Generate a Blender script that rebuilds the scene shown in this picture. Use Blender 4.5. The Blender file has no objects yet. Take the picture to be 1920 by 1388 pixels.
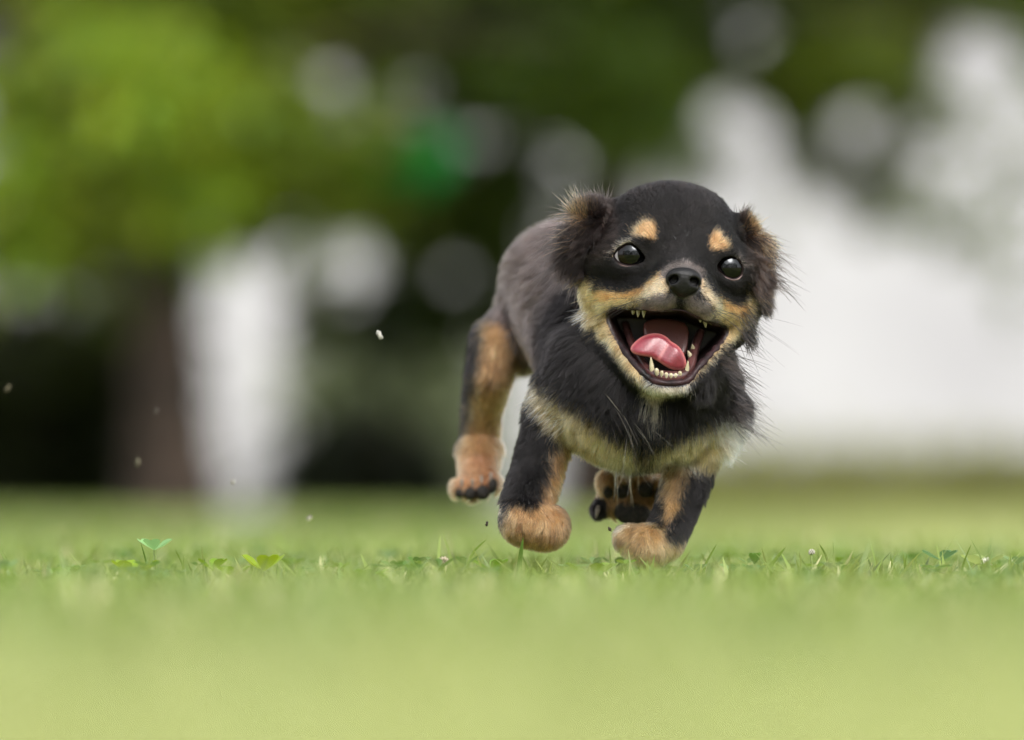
import bpy, math, random
import numpy as np

# ------------------------------------------------------------------ camera, sky, sun, exposure
random.seed(7)
rng = np.random.default_rng(7)
scene = bpy.context.scene
col = scene.collection

S = 0.00022            # metres per photo pixel in the plane of the dog's eyes
D = 2.2                # metres from the lens to that plane
HZ = 948.0             # photo row of the horizon
GY = 1112.0            # photo row of the soil under the dog
CX = 960.0
ZC = (GY - HZ) * S     # lens height above the soil

cam_data = bpy.data.cameras.new('camera')
cam = bpy.data.objects.new('camera', cam_data)
col.objects.link(cam)
cam.location = (0, -D, ZC)
cam.rotation_euler = (math.radians(90), 0, 0)
cam_data.sensor_width = 36
cam_data.lens = 36 * D / (1920 * S)
cam_data.shift_y = (HZ - 694) / 1920
cam_data.clip_start = 0.02
cam_data.clip_end = 400
cam_data.dof.use_dof = True
cam_data.dof.focus_distance = D - 0.004
cam_data.dof.aperture_fstop = cam_data.lens / 36.0
scene.camera = cam

SUN_EL, SUN_AZ = math.radians(41), math.radians(165)   # azimuth from +Y (behind the dog) towards +X
world = bpy.data.worlds.new('World')
scene.world = world
world.use_nodes = True
wn = world.node_tree
bgn = wn.nodes['Background']
sky = wn.nodes.new('ShaderNodeTexSky')
sky.sky_type = 'NISHITA'
sky.sun_disc = False
sky.sun_elevation = SUN_EL
sky.sun_rotation = SUN_AZ
sky.air_density = 1.0
sky.dust_density = 3.0
sky.ozone_density = 1.0
hs = wn.nodes.new('ShaderNodeHueSaturation')
hs.inputs['Saturation'].default_value = 0.16      # thin high cloud
wn.links.new(sky.outputs[0], hs.inputs['Color'])
wn.links.new(hs.outputs[0], bgn.inputs['Color'])
bgn.inputs['Strength'].default_value = 0.15

sun_data = bpy.data.lights.new('sun', 'SUN')
sun_data.energy = 0.85
sun_data.angle = math.radians(24)
sun_data.color = (1.0, 0.97, 0.92)
sun = bpy.data.objects.new('sun', sun_data)
col.objects.link(sun)
# a sun lamp shines along its -Z
sd = np.array([math.sin(SUN_AZ) * math.cos(SUN_EL), math.cos(SUN_AZ) * math.cos(SUN_EL), math.sin(SUN_EL)])
from mathutils import Vector, Matrix
sun.rotation_euler = Vector(sd).to_track_quat('Z', 'Y').to_euler()
sun.location = (3, 3, 8)

vs = scene.view_settings
vs.view_transform = 'Standard'
vs.look = 'None'
vs.gamma = 1
vs.exposure = 1.38
vs.use_curve_mapping = False
scene.render.engine = 'CYCLES'
scene.cycles.use_denoising = True
try:
    scene.cycles.denoiser = 'OPENIMAGEDENOISE'
except Exception:
    pass
scene.cycles.max_bounces = 8
scene.cycles.transparent_max_bounces = 8
scene.cycles.sample_clamp_indirect = 8
scene.cycles_curves.shape = 'RIBBONS'
scene.cycles_curves.subdivisions = 2

# ------------------------------------------------------------------ helpers
def P(px, py, d=0.0):
    """photo pixel + distance behind the dog's eye plane (in 0.22 mm units) -> metres"""
    k = 1 + d * S / D
    return np.array([(px - CX) * S * k, d * S, ZC + (HZ - py) * S * k])

def W(px, py, dist):
    """photo pixel + metres from the lens -> metres"""
    k = dist / D
    return np.array([(px - CX) * S * k, dist - D, ZC + (HZ - py) * S * k])

def unproject(v):
    """metres -> photo pixel column, row, depth units"""
    d = v[..., 1] / S
    k = 1 + d * S / D
    return CX + v[..., 0] / S / k, HZ - (v[..., 2] - ZC) / S / k, d

def tag(o, label=None, cat=None, group=None, kind=None):
    if label: o['label'] = label
    if cat: o['category'] = cat
    if group: o['group'] = group
    if kind: o['kind'] = kind
    return o

def empty(name, loc=(0, 0, 0)):
    o = bpy.data.objects.new(name, None)
    o.location = loc
    o.empty_display_size = 0.02
    col.objects.link(o)
    return o

def link(name, me, parent=None):
    o = bpy.data.objects.new(name, me)
    col.objects.link(o)
    if parent is not None:
        o.parent = parent
        o.matrix_parent_inverse = Matrix.Translation(parent.location).inverted()
    return o

def mesh_np(name, verts, faces, smooth=True):
    """faces: (n,k) int array, or list of such arrays"""
    if not isinstance(faces, list): faces = [faces]
    faces = [f for f in faces if len(f)]
    me = bpy.data.meshes.new(name)
    me.vertices.add(len(verts))
    me.vertices.foreach_set('co', np.asarray(verts, np.float32).ravel())
    nl = sum(f.size for f in faces); nf = sum(len(f) for f in faces)
    me.loops.add(nl); me.polygons.add(nf)
    me.loops.foreach_set('vertex_index', np.concatenate([f.ravel() for f in faces]).astype(np.int32))
    tot = np.concatenate([np.full(len(f), f.shape[1]) for f in faces])
    st = np.concatenate([[0], np.cumsum(tot)[:-1]])
    me.polygons.foreach_set('loop_start', st.astype(np.int32))
    me.polygons.foreach_set('use_smooth', np.full(nf, smooth))
    me.update(calc_edges=True)
    return me

def color_attr(me, name, rgb, domain='POINT'):
    a = me.attributes.new(name, 'FLOAT_COLOR', domain)
    c = np.ones((len(rgb), 4), np.float32); c[:, :3] = rgb
    a.data.foreach_set('color', c.ravel())

def srgb(r, g, b):
    return tuple(((c / 255 + .055) / 1.055) ** 2.4 if c > 10 else c / 255 / 12.92 for c in (r, g, b))

def mat(name):
    m = bpy.data.materials.new(name)
    m.use_nodes = True
    return m, m.node_tree, m.node_tree.nodes['Principled BSDF']

def noise_mat(name, c1, c2, scale=8.0, rough=0.6, bump=0.0, bump_scale=None, detail=4, spec=0.3, coat=0.0, sss=0.0):
    m, nt, b = mat(name)
    tc = nt.nodes.new('ShaderNodeTexCoord')
    n = nt.nodes.new('ShaderNodeTexNoise'); n.inputs['Scale'].default_value = scale; n.inputs['Detail'].default_value = detail
    r = nt.nodes.new('ShaderNodeValToRGB')
    r.color_ramp.elements[0].position = .35; r.color_ramp.elements[1].position = .65
    r.color_ramp.elements[0].color = (*c1, 1); r.color_ramp.elements[1].color = (*c2, 1)
    nt.links.new(tc.outputs['Object'], n.inputs['Vector'])
    nt.links.new(n.outputs['Fac'], r.inputs['Fac'])
    nt.links.new(r.outputs[0], b.inputs['Base Color'])
    b.inputs['Roughness'].default_value = rough
    b.inputs['Specular IOR Level'].default_value = spec
    b.inputs['Coat Weight'].default_value = coat
    b.inputs['Coat Roughness'].default_value = .08
    if sss:
        b.inputs['Subsurface Weight'].default_value = sss
        b.inputs['Subsurface Radius'].default_value = (.004, .0015, .001)
        b.inputs['Subsurface Scale'].default_value = 1.0
    if bump:
        n2 = nt.nodes.new('ShaderNodeTexNoise'); n2.inputs['Scale'].default_value = bump_scale or scale * 4
        n2.inputs['Detail'].default_value = 3
        nt.links.new(tc.outputs['Object'], n2.inputs['Vector'])
        bp = nt.nodes.new('ShaderNodeBump'); bp.inputs['Strength'].default_value = bump
        bp.inputs['Distance'].default_value = 0.001
        nt.links.new(n2.outputs['Fac'], bp.inputs['Height'])
        nt.links.new(bp.outputs[0], b.inputs['Normal'])
    return m

def unit(v):
    return v / np.maximum(np.linalg.norm(v, axis=-1, keepdims=True), 1e-9)

# ------------------------------------------------------------------ solid modelling by distance fields
def poly_sdf(x, y, pts):
    """signed distance to a closed polygon, negative inside"""
    pts = np.asarray(pts, float)
    d = np.full(x.shape, 1e9); sgn = np.ones(x.shape)
    n = len(pts)
    for i in range(n):
        a = pts[i]; b = pts[i - 1]
        ex, ey = b[0] - a[0], b[1] - a[1]
        wx, wy = x - a[0], y - a[1]
        t = np.clip((wx * ex + wy * ey) / (ex * ex + ey * ey), 0, 1)
        d = np.minimum(d, (wx - ex * t) ** 2 + (wy - ey * t) ** 2)
        c1 = y >= a[1]; c2 = y < b[1]; c3 = ex * wy > ey * wx
        flip = (c1 & c2 & c3) | (~c1 & ~c2 & ~c3)
        sgn = np.where(flip, -sgn, sgn)
    return sgn * np.sqrt(d)

def smooth_poly(pts, n=3):
    """corner cutting, keeps a traced outline round"""
    p = np.asarray(pts, float)
    for _ in range(n):
        q = np.roll(p, -1, 0)
        p = np.stack([p * .75 + q * .25, p * .25 + q * .75], 1).reshape(-1, 2)
    return p

class Field:
    """a distance field on a grid; units of 0.22 mm, z measured up from the lens height"""
    def __init__(s, lo, hi, h):
        s.h = h; s.lo = np.array(lo, float)
        s.n = np.ceil((np.array(hi) - s.lo) / h).astype(int) + 1
        s.ax = [s.lo[i] + h * np.arange(s.n[i]) for i in range(3)]
        s.F = np.full(s.n, 60.0, np.float32)
    def box(s, lo, hi):
        sl = []
        for i in range(3):
            a = int(max(0, math.floor((lo[i] - s.lo[i]) / s.h))); b = int(min(s.n[i], math.ceil((hi[i] - s.lo[i]) / s.h) + 1))
            sl.append(slice(a, max(a, b)))
        g = np.meshgrid(*[s.ax[i][sl[i]] for i in range(3)], indexing='ij')
        return tuple(sl), g
    @staticmethod
    def pt(px, py, d):
        k = 1 + d * S / D
        return np.array([(px - CX) * k, d, (HZ - py) * k]), k
    def add(s, sl, d, k):
        a = s.F[sl]
        hh = np.maximum(k - np.abs(a - d), 0) / k
        s.F[sl] = np.minimum(a, d) - hh * hh * k * .25
    def sub(s, sl, d, k):
        a = s.F[sl]; b = -d
        hh = np.maximum(k - np.abs(a - b), 0) / k
        s.F[sl] = np.maximum(a, b) + hh * hh * k * .25
    def cone(s, a, b, k=25, op='add'):
        A, ka = s.pt(*a[:3]); B, kb = s.pt(*b[:3]); ra, rb = a[3] * ka, b[3] * kb
        m = max(ra, rb) + k + 3 * s.h
        sl, (x, y, z) = s.box(np.minimum(A, B) - m, np.maximum(A, B) + m)
        e = B - A
        t = np.clip(((x - A[0]) * e[0] + (y - A[1]) * e[1] + (z - A[2]) * e[2]) / max(e @ e, 1e-6), 0, 1)
        d = np.sqrt((x - A[0] - e[0] * t) ** 2 + (y - A[1] - e[1] * t) ** 2 + (z - A[2] - e[2] * t) ** 2) - (ra + (rb - ra) * t)
        getattr(s, op)(sl, d, k)
    def chain(s, pts, k=25):
        Q = [(s.pt(*p[:3])[0], p[3] * s.pt(*p[:3])[1]) for p in pts]
        m = max(q[1] for q in Q) + k + 3 * s.h
        A = np.array([q[0] for q in Q])
        sl, (x, y, z) = s.box(A.min(0) - m, A.max(0) + m)
        d = np.full(x.shape, 1e6)
        for (a, ra), (b, rb) in zip(Q[:-1], Q[1:]):
            e = b - a
            t = np.clip(((x - a[0]) * e[0] + (y - a[1]) * e[1] + (z - a[2]) * e[2]) / max(e @ e, 1e-6), 0, 1)
            d = np.minimum(d, np.sqrt((x - a[0] - e[0] * t) ** 2 + (y - a[1] - e[1] * t) ** 2 + (z - a[2] - e[2] * t) ** 2) - (ra + (rb - ra) * t))
        s.add(sl, d, k)
    def ell(s, c, r, roll=0, yaw=0, k=25, op='add'):
        C, kk = s.pt(*c); r = np.array(r) * kk
        m = max(r) + k + 3 * s.h
        sl, (x, y, z) = s.box(C - m, C + m)
        x, y, z = x - C[0], y - C[1], z - C[2]
        ca, sa = math.cos(math.radians(yaw)), math.sin(math.radians(yaw))
        x, y = ca * x + sa * y, -sa * x + ca * y
        ca, sa = math.cos(math.radians(roll)), math.sin(math.radians(roll))
        x, z = ca * x - sa * z, sa * x + ca * z      # positive roll turns clockwise in the picture
        k0 = np.sqrt((x / r[0]) ** 2 + (y / r[1]) ** 2 + (z / r[2]) ** 2) + 1e-6
        k1 = np.sqrt((x / r[0] ** 2) ** 2 + (y / r[1] ** 2) ** 2 + (z / r[2] ** 2) ** 2) + 1e-9
        getattr(s, op)(sl, k0 * (k0 - 1) / k1, k)
    def prism(s, poly, d0, d1, k=6, op='sub', grow=0.0, taper=0.0, rnd=0.0, surf=None, t0=0.0):
        """an outline in the dog's front view carried from depth d0 to d1"""
        poly = np.asarray(poly)
        lo, _ = s.pt(poly[:, 0].min() - 25, poly[:, 1].max() + 25, 0); hi, _ = s.pt(poly[:, 0].max() + 25, poly[:, 1].min() - 25, 0)
        lo[1] = d0 - 25; hi[1] = d1 + 25
        if surf is not None: lo[1] -= 60; hi[1] += 60
        sl, (x, y, z) = s.box(lo, hi)
        kk = 1 + y * S / D
        px, py = CX + x / kk, HZ - z / kk
        q = poly_sdf(px, py, poly) - grow + taper * np.maximum(y - t0, 0)
        yy = y - (surf(px, py) if surf is not None else 0)
        w = np.maximum(d0 - yy, yy - d1)
        if rnd:
            q2, w2 = q + rnd, w + rnd
            d = np.sqrt(np.maximum(q2, 0) ** 2 + np.maximum(w2, 0) ** 2) + np.minimum(np.maximum(q2, w2), 0) - rnd
        else:
            d = np.maximum(q, w)
        getattr(s, op)(sl, d, k)
    def skin_depth(s, px, py):
        """depth of the first surface met when looking along +Y at a photo pixel"""
        f = None
        for j, y in enumerate(s.ax[1]):
            k = 1 + y * S / D
            i = (((px - CX) * k) - s.lo[0]) / s.h; l = ((HZ - py) * k - s.lo[2]) / s.h
            i0, l0 = int(i), int(l); fi, fl = i - i0, l - l0
            G = s.F[i0:i0 + 2, j, l0:l0 + 2]
            v = G[0, 0] * (1 - fi) * (1 - fl) + G[1, 0] * fi * (1 - fl) + G[0, 1] * (1 - fi) * fl + G[1, 1] * fi * fl
            if v < 0:
                return y if f is None else y - s.h * (v / (v - f))
            f = v
        return None
    def mesh(s, name, smooth=2):
        F = s.F; n = np.array(F.shape)
        sg = F < 0
        cs = np.zeros(n - 1, np.int8)
        offs = [(i, j, k) for i in (0, 1) for j in (0, 1) for k in (0, 1)]
        for o in offs:
            cs += sg[o[0]:n[0] - 1 + o[0], o[1]:n[1] - 1 + o[1], o[2]:n[2] - 1 + o[2]]
        act = (cs > 0) & (cs < 8)
        ijk = np.argwhere(act)
        idx = np.full(act.shape, -1, np.int64); idx[act] = np.arange(len(ijk))
        acc = np.zeros((len(ijk), 3)); cnt = np.zeros(len(ijk))
        for a in offs:
            for ax in range(3):
                if a[ax]: continue
                b = list(a); b[ax] = 1
                fa = F[ijk[:, 0] + a[0], ijk[:, 1] + a[1], ijk[:, 2] + a[2]]
                fb = F[ijk[:, 0] + b[0], ijk[:, 1] + b[1], ijk[:, 2] + b[2]]
                m = (fa < 0) != (fb < 0)
                t = np.where(m, fa / np.where(m, fa - fb, 1), 0)
                p = np.tile(np.array(a, float), (len(ijk), 1)); p[:, ax] = t
                acc[m] += p[m]; cnt[m] += 1
        V = (ijk + acc / cnt[:, None]) * s.h + s.lo
        faces = []
        for ax in range(3):
            u, v = (ax + 1) % 3, (ax + 2) % 3
            lo = [slice(1, n[i] - 1) for i in range(3)]; hi = list(lo)
            lo[ax] = slice(0, n[ax] - 1); hi[ax] = slice(1, n[ax])
            A, B = sg[tuple(lo)], sg[tuple(hi)]
            e = np.argwhere(A != B)
            base = e.copy(); base[:, u] += 1; base[:, v] += 1
            def cell(du, dv):
                c = base.copy(); c[:, u] += du; c[:, v] += dv
                return idx[c[:, 0], c[:, 1], c[:, 2]]
            q = np.stack([cell(-1, -1), cell(0, -1), cell(0, 0), cell(-1, 0)], 1)
            inside = A[e[:, 0], e[:, 1], e[:, 2]]
            q[~inside] = q[~inside][:, ::-1]
            faces.append(q)
        faces = np.concatenate(faces)
        ed = np.concatenate([faces[:, [i, (i + 1) % 4]] for i in range(4)])
        for _ in range(smooth):
            ac = np.zeros_like(V); c = np.zeros(len(V))
            for i in range(3): ac[:, i] = np.bincount(ed[:, 0], V[ed[:, 1], i], len(V)) + np.bincount(ed[:, 1], V[ed[:, 0], i], len(V))
            c = np.bincount(ed[:, 0], minlength=len(V)) + np.bincount(ed[:, 1], minlength=len(V))
            V = V * .4 + .6 * ac / c[:, None]
        V = V * S; V[:, 2] += ZC
        return mesh_np(name, V, faces), V, faces

# ------------------------------------------------------------------ the dog: body as one continuous surface
def widen(q, f):
    c = q.mean(0); return c + (q - c) * f
EYE_L = widen(smooth_poly([(1151, 481), (1160, 468), (1172, 459), (1185, 457), (1199, 467), (1208, 480), (1211, 489), (1197, 496), (1180, 498), (1164, 494)], 2), 1.10)
EYE_R = widen(smooth_poly([(1342, 503), (1348, 490), (1358, 483), (1371, 481), (1385, 488), (1392, 502), (1389, 516), (1377, 523), (1362, 519), (1350, 511)], 2), 1.10)
MOUTH = smooth_poly([(1134, 588), (1150, 579), (1180, 579), (1214, 583), (1245, 584), (1276, 580), (1305, 594), (1335, 606), (1366, 612),
                     (1362, 630), (1345, 652), (1318, 678), (1302, 700), (1292, 718), (1270, 722), (1240, 722), (1218, 714),
                     (1198, 694), (1172, 660), (1148, 624)], 2)
NOSE = smooth_poly([(1247, 518), (1256, 505), (1280, 500), (1305, 506), (1317, 522), (1313, 542), (1296, 554), (1276, 560), (1262, 548), (1249, 534)], 2)

fd = Field((-160, -150, -165), (560, 800, 650), 4.0)
# trunk, neck, chest
fd.chain([(1200, 690, 190, 140), (1125, 622, 400, 122), (1066, 535, 600, 112)], 50)
fd.ell((1203, 722, 165), (160, 125, 132), k=50)
fd.cone((1255, 520, 165, 95), (1215, 670, 160, 125), 50)
# head: domed skull, brows, cheeks, short muzzle
fd.ell((1262, 450, 105), (120, 125, 94), roll=6, k=26)
fd.ell((1258, 500, 90), (150, 110, 75), roll=7, k=30)
fd.cone((1205, 448, 30, 34), (1170, 478, 45, 30), 25)
fd.cone((1343, 462, 30, 30), (1378, 492, 50, 26), 25)
fd.cone((1140, 550, 98, 46), (1168, 594, 88, 36), 26)
fd.cone((1388, 560, 100, 36), (1368, 612, 85, 34), 30)
fd.cone((1276, 480, 12, 40), (1280, 516, -18, 36), 25)         # bridge
fd.ell((1279, 540, -20), (62, 52, 42), roll=6, k=25)
fd.ell((1240, 556, -28), (38, 40, 30), roll=-8, k=18)          # lip pads
fd.ell((1312, 566, -24), (36, 40, 30), roll=25, k=18)
fd.cone((1235, 556, -8, 38), (1160, 562, 55, 38), 20)          # upper lips running back to the cheeks
fd.cone((1315, 570, -8, 34), (1362, 585, 55, 30), 20)
# lower jaw hanging open
fd.chain([(1144, 600, 95, 36), (1170, 650, 45, 30), (1205, 700, 5, 28), (1235, 720, -16, 20), (1278, 720, -16, 20),
          (1305, 702, 5, 26), (1340, 655, 45, 26), (1372, 608, 100, 29)], 20)
fd.ell((1255, 690, 75), (95, 60, 58), k=30)
# ears folded back
fd.ell((1118, 425, 98), (44, 18, 30), roll=-38, yaw=25, k=22)
fd.cone((1122, 415, 118, 22), (1165, 418, 125, 28), 20)
fd.cone((1096, 410, 100, 18), (1082, 485, 110, 16), 18)
fd.cone((1385, 428, 108, 20), (1408, 460, 118, 19), 20)
fd.cone((1408, 460, 118, 19), (1417, 525, 118, 15), 18)
# fore legs, wrists folded with the paws tucked back
fd.chain([(1080, 735, 195, 60), (1027, 810, 190, 42), (1008, 880, 180, 42), (986, 945, 150, 42), (985, 975, 130, 40)], 25)
fd.cone((985, 975, 130, 40), (1018, 990, 140, 38), 22)
fd.ell((1034, 986, 158), (30, 42, 36), k=16)
fd.chain([(1325, 770, 200, 60), (1297, 870, 200, 42), (1274, 945, 185, 37), (1244, 1010, 150, 38), (1214, 1024, 130, 36)], 25)
fd.cone((1214, 1024, 130, 34), (1180, 1012, 145, 24), 18)
fd.ell((1184, 1008, 160), (28, 36, 22), roll=10, k=12)
# hind legs: one trailing with its sole tipped towards the lens, one swung forward under the belly
fd.chain([(1000, 610, 600, 72), (936, 640, 575, 48), (918, 700, 560, 40), (904, 770, 610, 32), (900, 815, 640, 32), (899, 855, 612, 33)], 28)
fd.cone((899, 850, 612, 33), (896, 890, 585, 34), 22)
for tx, tyy, td in ((862, 916, 560), (884, 922, 548), (906, 918, 548), (924, 906, 560)):
    fd.ell((tx, tyy, td), (15, 26, 18), k=12)
fd.chain([(1120, 600, 590, 90), (1190, 760, 470, 62), (1225, 850, 430, 44), (1205, 905, 380, 40)], 30)
fd.ell((1186, 935, 330), (56, 36, 48), roll=8, k=25)
for tx, tyy in ((1140, 905), (1166, 896), (1208, 902), (1236, 918)):
    fd.ell((tx, tyy, 308), (20, 22, 24), k=10)
fd.cone((1150, 930, 330, 26), (1124, 956, 318, 15), 14)
d_eye = {'l': fd.skin_depth(1181, 478), 'r': fd.skin_depth(1368, 503)}
d_nose = fd.skin_depth(1281, 528)
R_EYE = 41.0
EYE_AT = {'l': (1185, 479, d_eye['l'] + R_EYE), 'r': (1364, 503, d_eye['r'] + R_EYE)}
for k_ in 'lr':
    fd.ell(EYE_AT[k_], (R_EYE + 5,) * 3, k=14)             # lids wrap the eyeball
# eye sockets and the open mouth
fd.prism(EYE_L, -200, d_eye['l'] + 40, k=3, grow=0.5)
fd.prism(EYE_R, -200, d_eye['r'] + 40, k=3, grow=0.5)
fd.prism(MOUTH, -200, 110, k=8, taper=0.12, t0=-10)
body_me, BV, BF = fd.mesh('dog_body', 2)

# ------------------------------------------------------------------ the dog: parts
dog = empty('dog', tuple(P(1180, GY, 300) * np.array([1, 1, 0])))
tag(dog, 'small black and tan long-haired puppy running with mouth open and tongue out', 'dog')

m_skin, nt, b = mat('skin')
at = nt.nodes.new('ShaderNodeAttribute'); at.attribute_name = 'skin_color'
nt.links.new(at.outputs['Color'], b.inputs['Base Color'])
b.inputs['Roughness'].default_value = .5
m_lip = noise_mat('lip', (.006, .004, .0045), (.030, .012, .014), 160, .55, .6, 420, coat=.06, spec=.2)
m_gum = noise_mat('gum', (.045, .018, .017), (.11, .044, .042), 180, .3, .2, 400, coat=.6, sss=.15)
m_tooth = noise_mat('tooth', (.36, .31, .19), (.46, .41, .28), 300, .25, coat=.4)
m_nose = noise_mat('nose_leather', (.0035, .0035, .004), (.008, .0075, .008), 900, .45, .30, 1300, spec=.3)
m_pad = noise_mat('paw_pad', (.006, .005, .004), (.020, .015, .012), 700, .6, .8, 900)
m_claw = noise_mat('claw', (.10, .08, .06), (.45, .40, .34), 150, .3)
m_lid = noise_mat('eyelid', (.006, .004, .004), (.016, .010, .009), 300, .75, .2, 600, spec=.1)

m_lid2 = noise_mat('lower_eyelid', (.05, .028, .026), (.13, .075, .07), 300, .35, .2, 600, coat=.3)
# tongue: pink upper surface with a pale rim, a crease and fine papillae
m_tongue, nt, b = mat('tongue')
at = nt.nodes.new('ShaderNodeAttribute'); at.attribute_name = 'tongue_color'
nt.links.new(at.outputs['Color'], b.inputs['Base Color'])
b.inputs['Roughness'].default_value = .38
b.inputs['Coat Weight'].default_value = .25; b.inputs['Coat Roughness'].default_value = .25
b.inputs['Subsurface Weight'].default_value = .25; b.inputs['Subsurface Radius'].default_value = (.003, .001, .0008); b.inputs['Subsurface Scale'].default_value = 1
tc = nt.nodes.new('ShaderNodeTexCoord'); n2 = nt.nodes.new('ShaderNodeTexNoise'); n2.inputs['Scale'].default_value = 1400
bp = nt.nodes.new('ShaderNodeBump'); bp.inputs['Strength'].default_value = .25; bp.inputs['Distance'].default_value = .0004
nt.links.new(tc.outputs['Object'], n2.inputs['Vector']); nt.links.new(n2.outputs['Fac'], bp.inputs['Height']); nt.links.new(bp.outputs[0], b.inputs['Normal'])

# eyes
m_eye, nt, b = mat('eye')
tc = nt.nodes.new('ShaderNodeTexCoord')
vl = nt.nodes.new('ShaderNodeVectorMath'); vl.operation = 'NORMALIZE'
nt.links.new(tc.outputs['Object'], vl.inputs[0])
dp = nt.nodes.new('ShaderNodeVectorMath'); dp.operation = 'DOT_PRODUCT'
g = np.array([.16, -1, .05]); g /= np.linalg.norm(g)
dp.inputs[1].default_value = tuple(g)
nt.links.new(vl.outputs[0], dp.inputs[0])
rp = nt.nodes.new('ShaderNodeValToRGB')
els = rp.color_ramp.elements
els[0].position = .58; els[0].color = (.34, .32, .33, 1)
els[1].position = .64; els[1].color = (.004, .0016, .001, 1)
for pos, c in ((.68, (.005, .002, .001, 1)), (.84, (.003, .0013, .0009, 1)), (.88, (.001, .001, .001, 1))):
    e = els.new(pos); e.color = c
nt.links.new(dp.outputs['Value'], rp.inputs['Fac'])
nt.links.new(rp.outputs[0], b.inputs['Base Color'])
b.inputs['Roughness'].default_value = .5
b.inputs['Specular IOR Level'].default_value = 0.0
gl = nt.nodes.new('ShaderNodeBsdfGlossy'); gl.inputs['Roughness'].default_value = .02; gl.inputs['Color'].default_value = (.92, .96, 1, 1)
ms = nt.nodes.new('ShaderNodeMixShader'); ms.inputs[0].default_value = .032      # wet cornea
nt.links.new(b.outputs[0], ms.inputs[1]); nt.links.new(gl.outputs[0], ms.inputs[2])
nt.links.new(ms.outputs[0], nt.nodes['Material Output'].inputs['Surface'])

def uv_sphere(nu=40, nv=24):
    v = []; f = []
    for j in range(nv + 1):
        th = math.pi * j / nv
        for i in range(nu):
            ph = 2 * math.pi * i / nu
            v.append((math.sin(th) * math.cos(ph), math.sin(th) * math.sin(ph), math.cos(th)))
    for j in range(nv):
        for i in range(nu):
            f.append((j * nu + i, (j + 1) * nu + i, (j + 1) * nu + (i + 1) % nu, j * nu + (i + 1) % nu))
    return np.array(v), np.array(f)

def tube(pts, radii, closed=False, n=10, resample=3):
    """pts (m,3) metres, radii (m,) metres -> verts, faces"""
    pts = np.asarray(pts, float); radii = np.asarray(radii, float)
    m = len(pts)
    tg = unit(np.roll(pts, -1, 0) - np.roll(pts, 1, 0)) if closed else unit(np.gradient(pts, axis=0))
    up = np.array([0.13, 0.91, 0.21]); V = []; F = []
    for i in range(m):
        a = unit(np.cross(tg[i], up)); c = np.cross(tg[i], a)
        for q in range(n):
            t = 2 * math.pi * q / n
            V.append(pts[i] + radii[i] * (a * math.cos(t) + c * math.sin(t)))
    for i in range(m if closed else m - 1):
        j = (i + 1) % m
        for q in range(n):
            F.append((i * n + q, i * n + (q + 1) % n, j * n + (q + 1) % n, j * n + q))
    faces = [np.array(F)]
    if not closed:
        faces += [np.array([list(range(n))[::-1]]), np.array([[(m - 1) * n + q for q in range(n)]])]
    return np.array(V), faces

def tube_obj(name, pts, radii, material, parent, closed=False, n=10):
    V, F = tube(pts, radii, closed, n)
    me = mesh_np(name, V, F); me.materials.append(material)
    return link(name, me, parent)

eye_c = {}
for key, poly, (ex, ey) in (('l', EYE_L, EYE_AT['l'][:2]), ('r', EYE_R, EYE_AT['r'][:2])):
    dc = EYE_AT[key][2]
    c = P(ex, ey, dc)
    v, f = uv_sphere()
    me = mesh_np('eye', v * R_EYE * S, f); me.materials.append(m_eye)
    o = bpy.data.objects.new('eye', me); col.objects.link(o); o.location = c
    o.parent = dog; o.matrix_parent_inverse = Matrix.Translation(dog.location).inverted()
    eye_c[key] = (ex, ey, dc)
    rim = []
    for (x, y) in poly:
        q = R_EYE ** 2 - (x - ex) ** 2 - (y - ey) ** 2
        rim.append(P(x, y, dc - math.sqrt(max(q, 60)) - 1.5))
    lo_ = [q for q, (x, y) in zip(rim, poly) if y > ey + 4]
    if len(lo_) > 4:
        lo_ = np.array(lo_)[np.argsort([q[0] for q in lo_])] + np.array([0, -1.2 * S, -1.6 * S])
        l2 = tube_obj('lower_eyelid', lo_, np.interp(np.linspace(0, 1, len(lo_)), [0, .3, .7, 1], [.6, 2.1, 2.1, .6]) * S, m_lid2, None, False, 8)
        l2.parent = o; l2.matrix_parent_inverse = Matrix.Translation(o.location).inverted()
    ln = tube_obj('eyelid', rim, np.full(len(rim), 2.4 * S), m_lid, None, True, 8)
    ln.parent = o; ln.matrix_parent_inverse = Matrix.Translation(o.location).inverted()

# nose
fn = Field((230, -110, 358), (420, 60, 478), 1.6)
nb = d_nose
fn.prism(NOSE, nb - 22, nb + 26, k=2, op='add', rnd=14,
         surf=lambda u, v: .006 * (u - 1281) ** 2 + .010 * np.maximum(v - 520, 0) ** 2 + .006 * np.minimum(v - 520, 0) ** 2)
fn.ell((1263, 524, nb - 12), (9.5, 22, 7.5), roll=-25, k=6, op='sub')
fn.ell((1302, 528, nb - 10), (9.5, 22, 7.5), roll=30, k=6, op='sub')
fn.cone((1254, 533, nb - 14, 3.5), (1249, 538, nb + 4, 3), k=4, op='sub')
fn.cone((1310, 537, nb - 12, 3.5), (1316, 541, nb + 6, 3), k=4, op='sub')
fn.cone((1279, 532, nb - 25, 1.6), (1277, 562, nb - 12, 2.2), k=4, op='sub')
nose_me, _, _ = fn.mesh('nose', 2)
nose_me.materials.append(m_nose)
link('nose', nose_me, dog)

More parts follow.
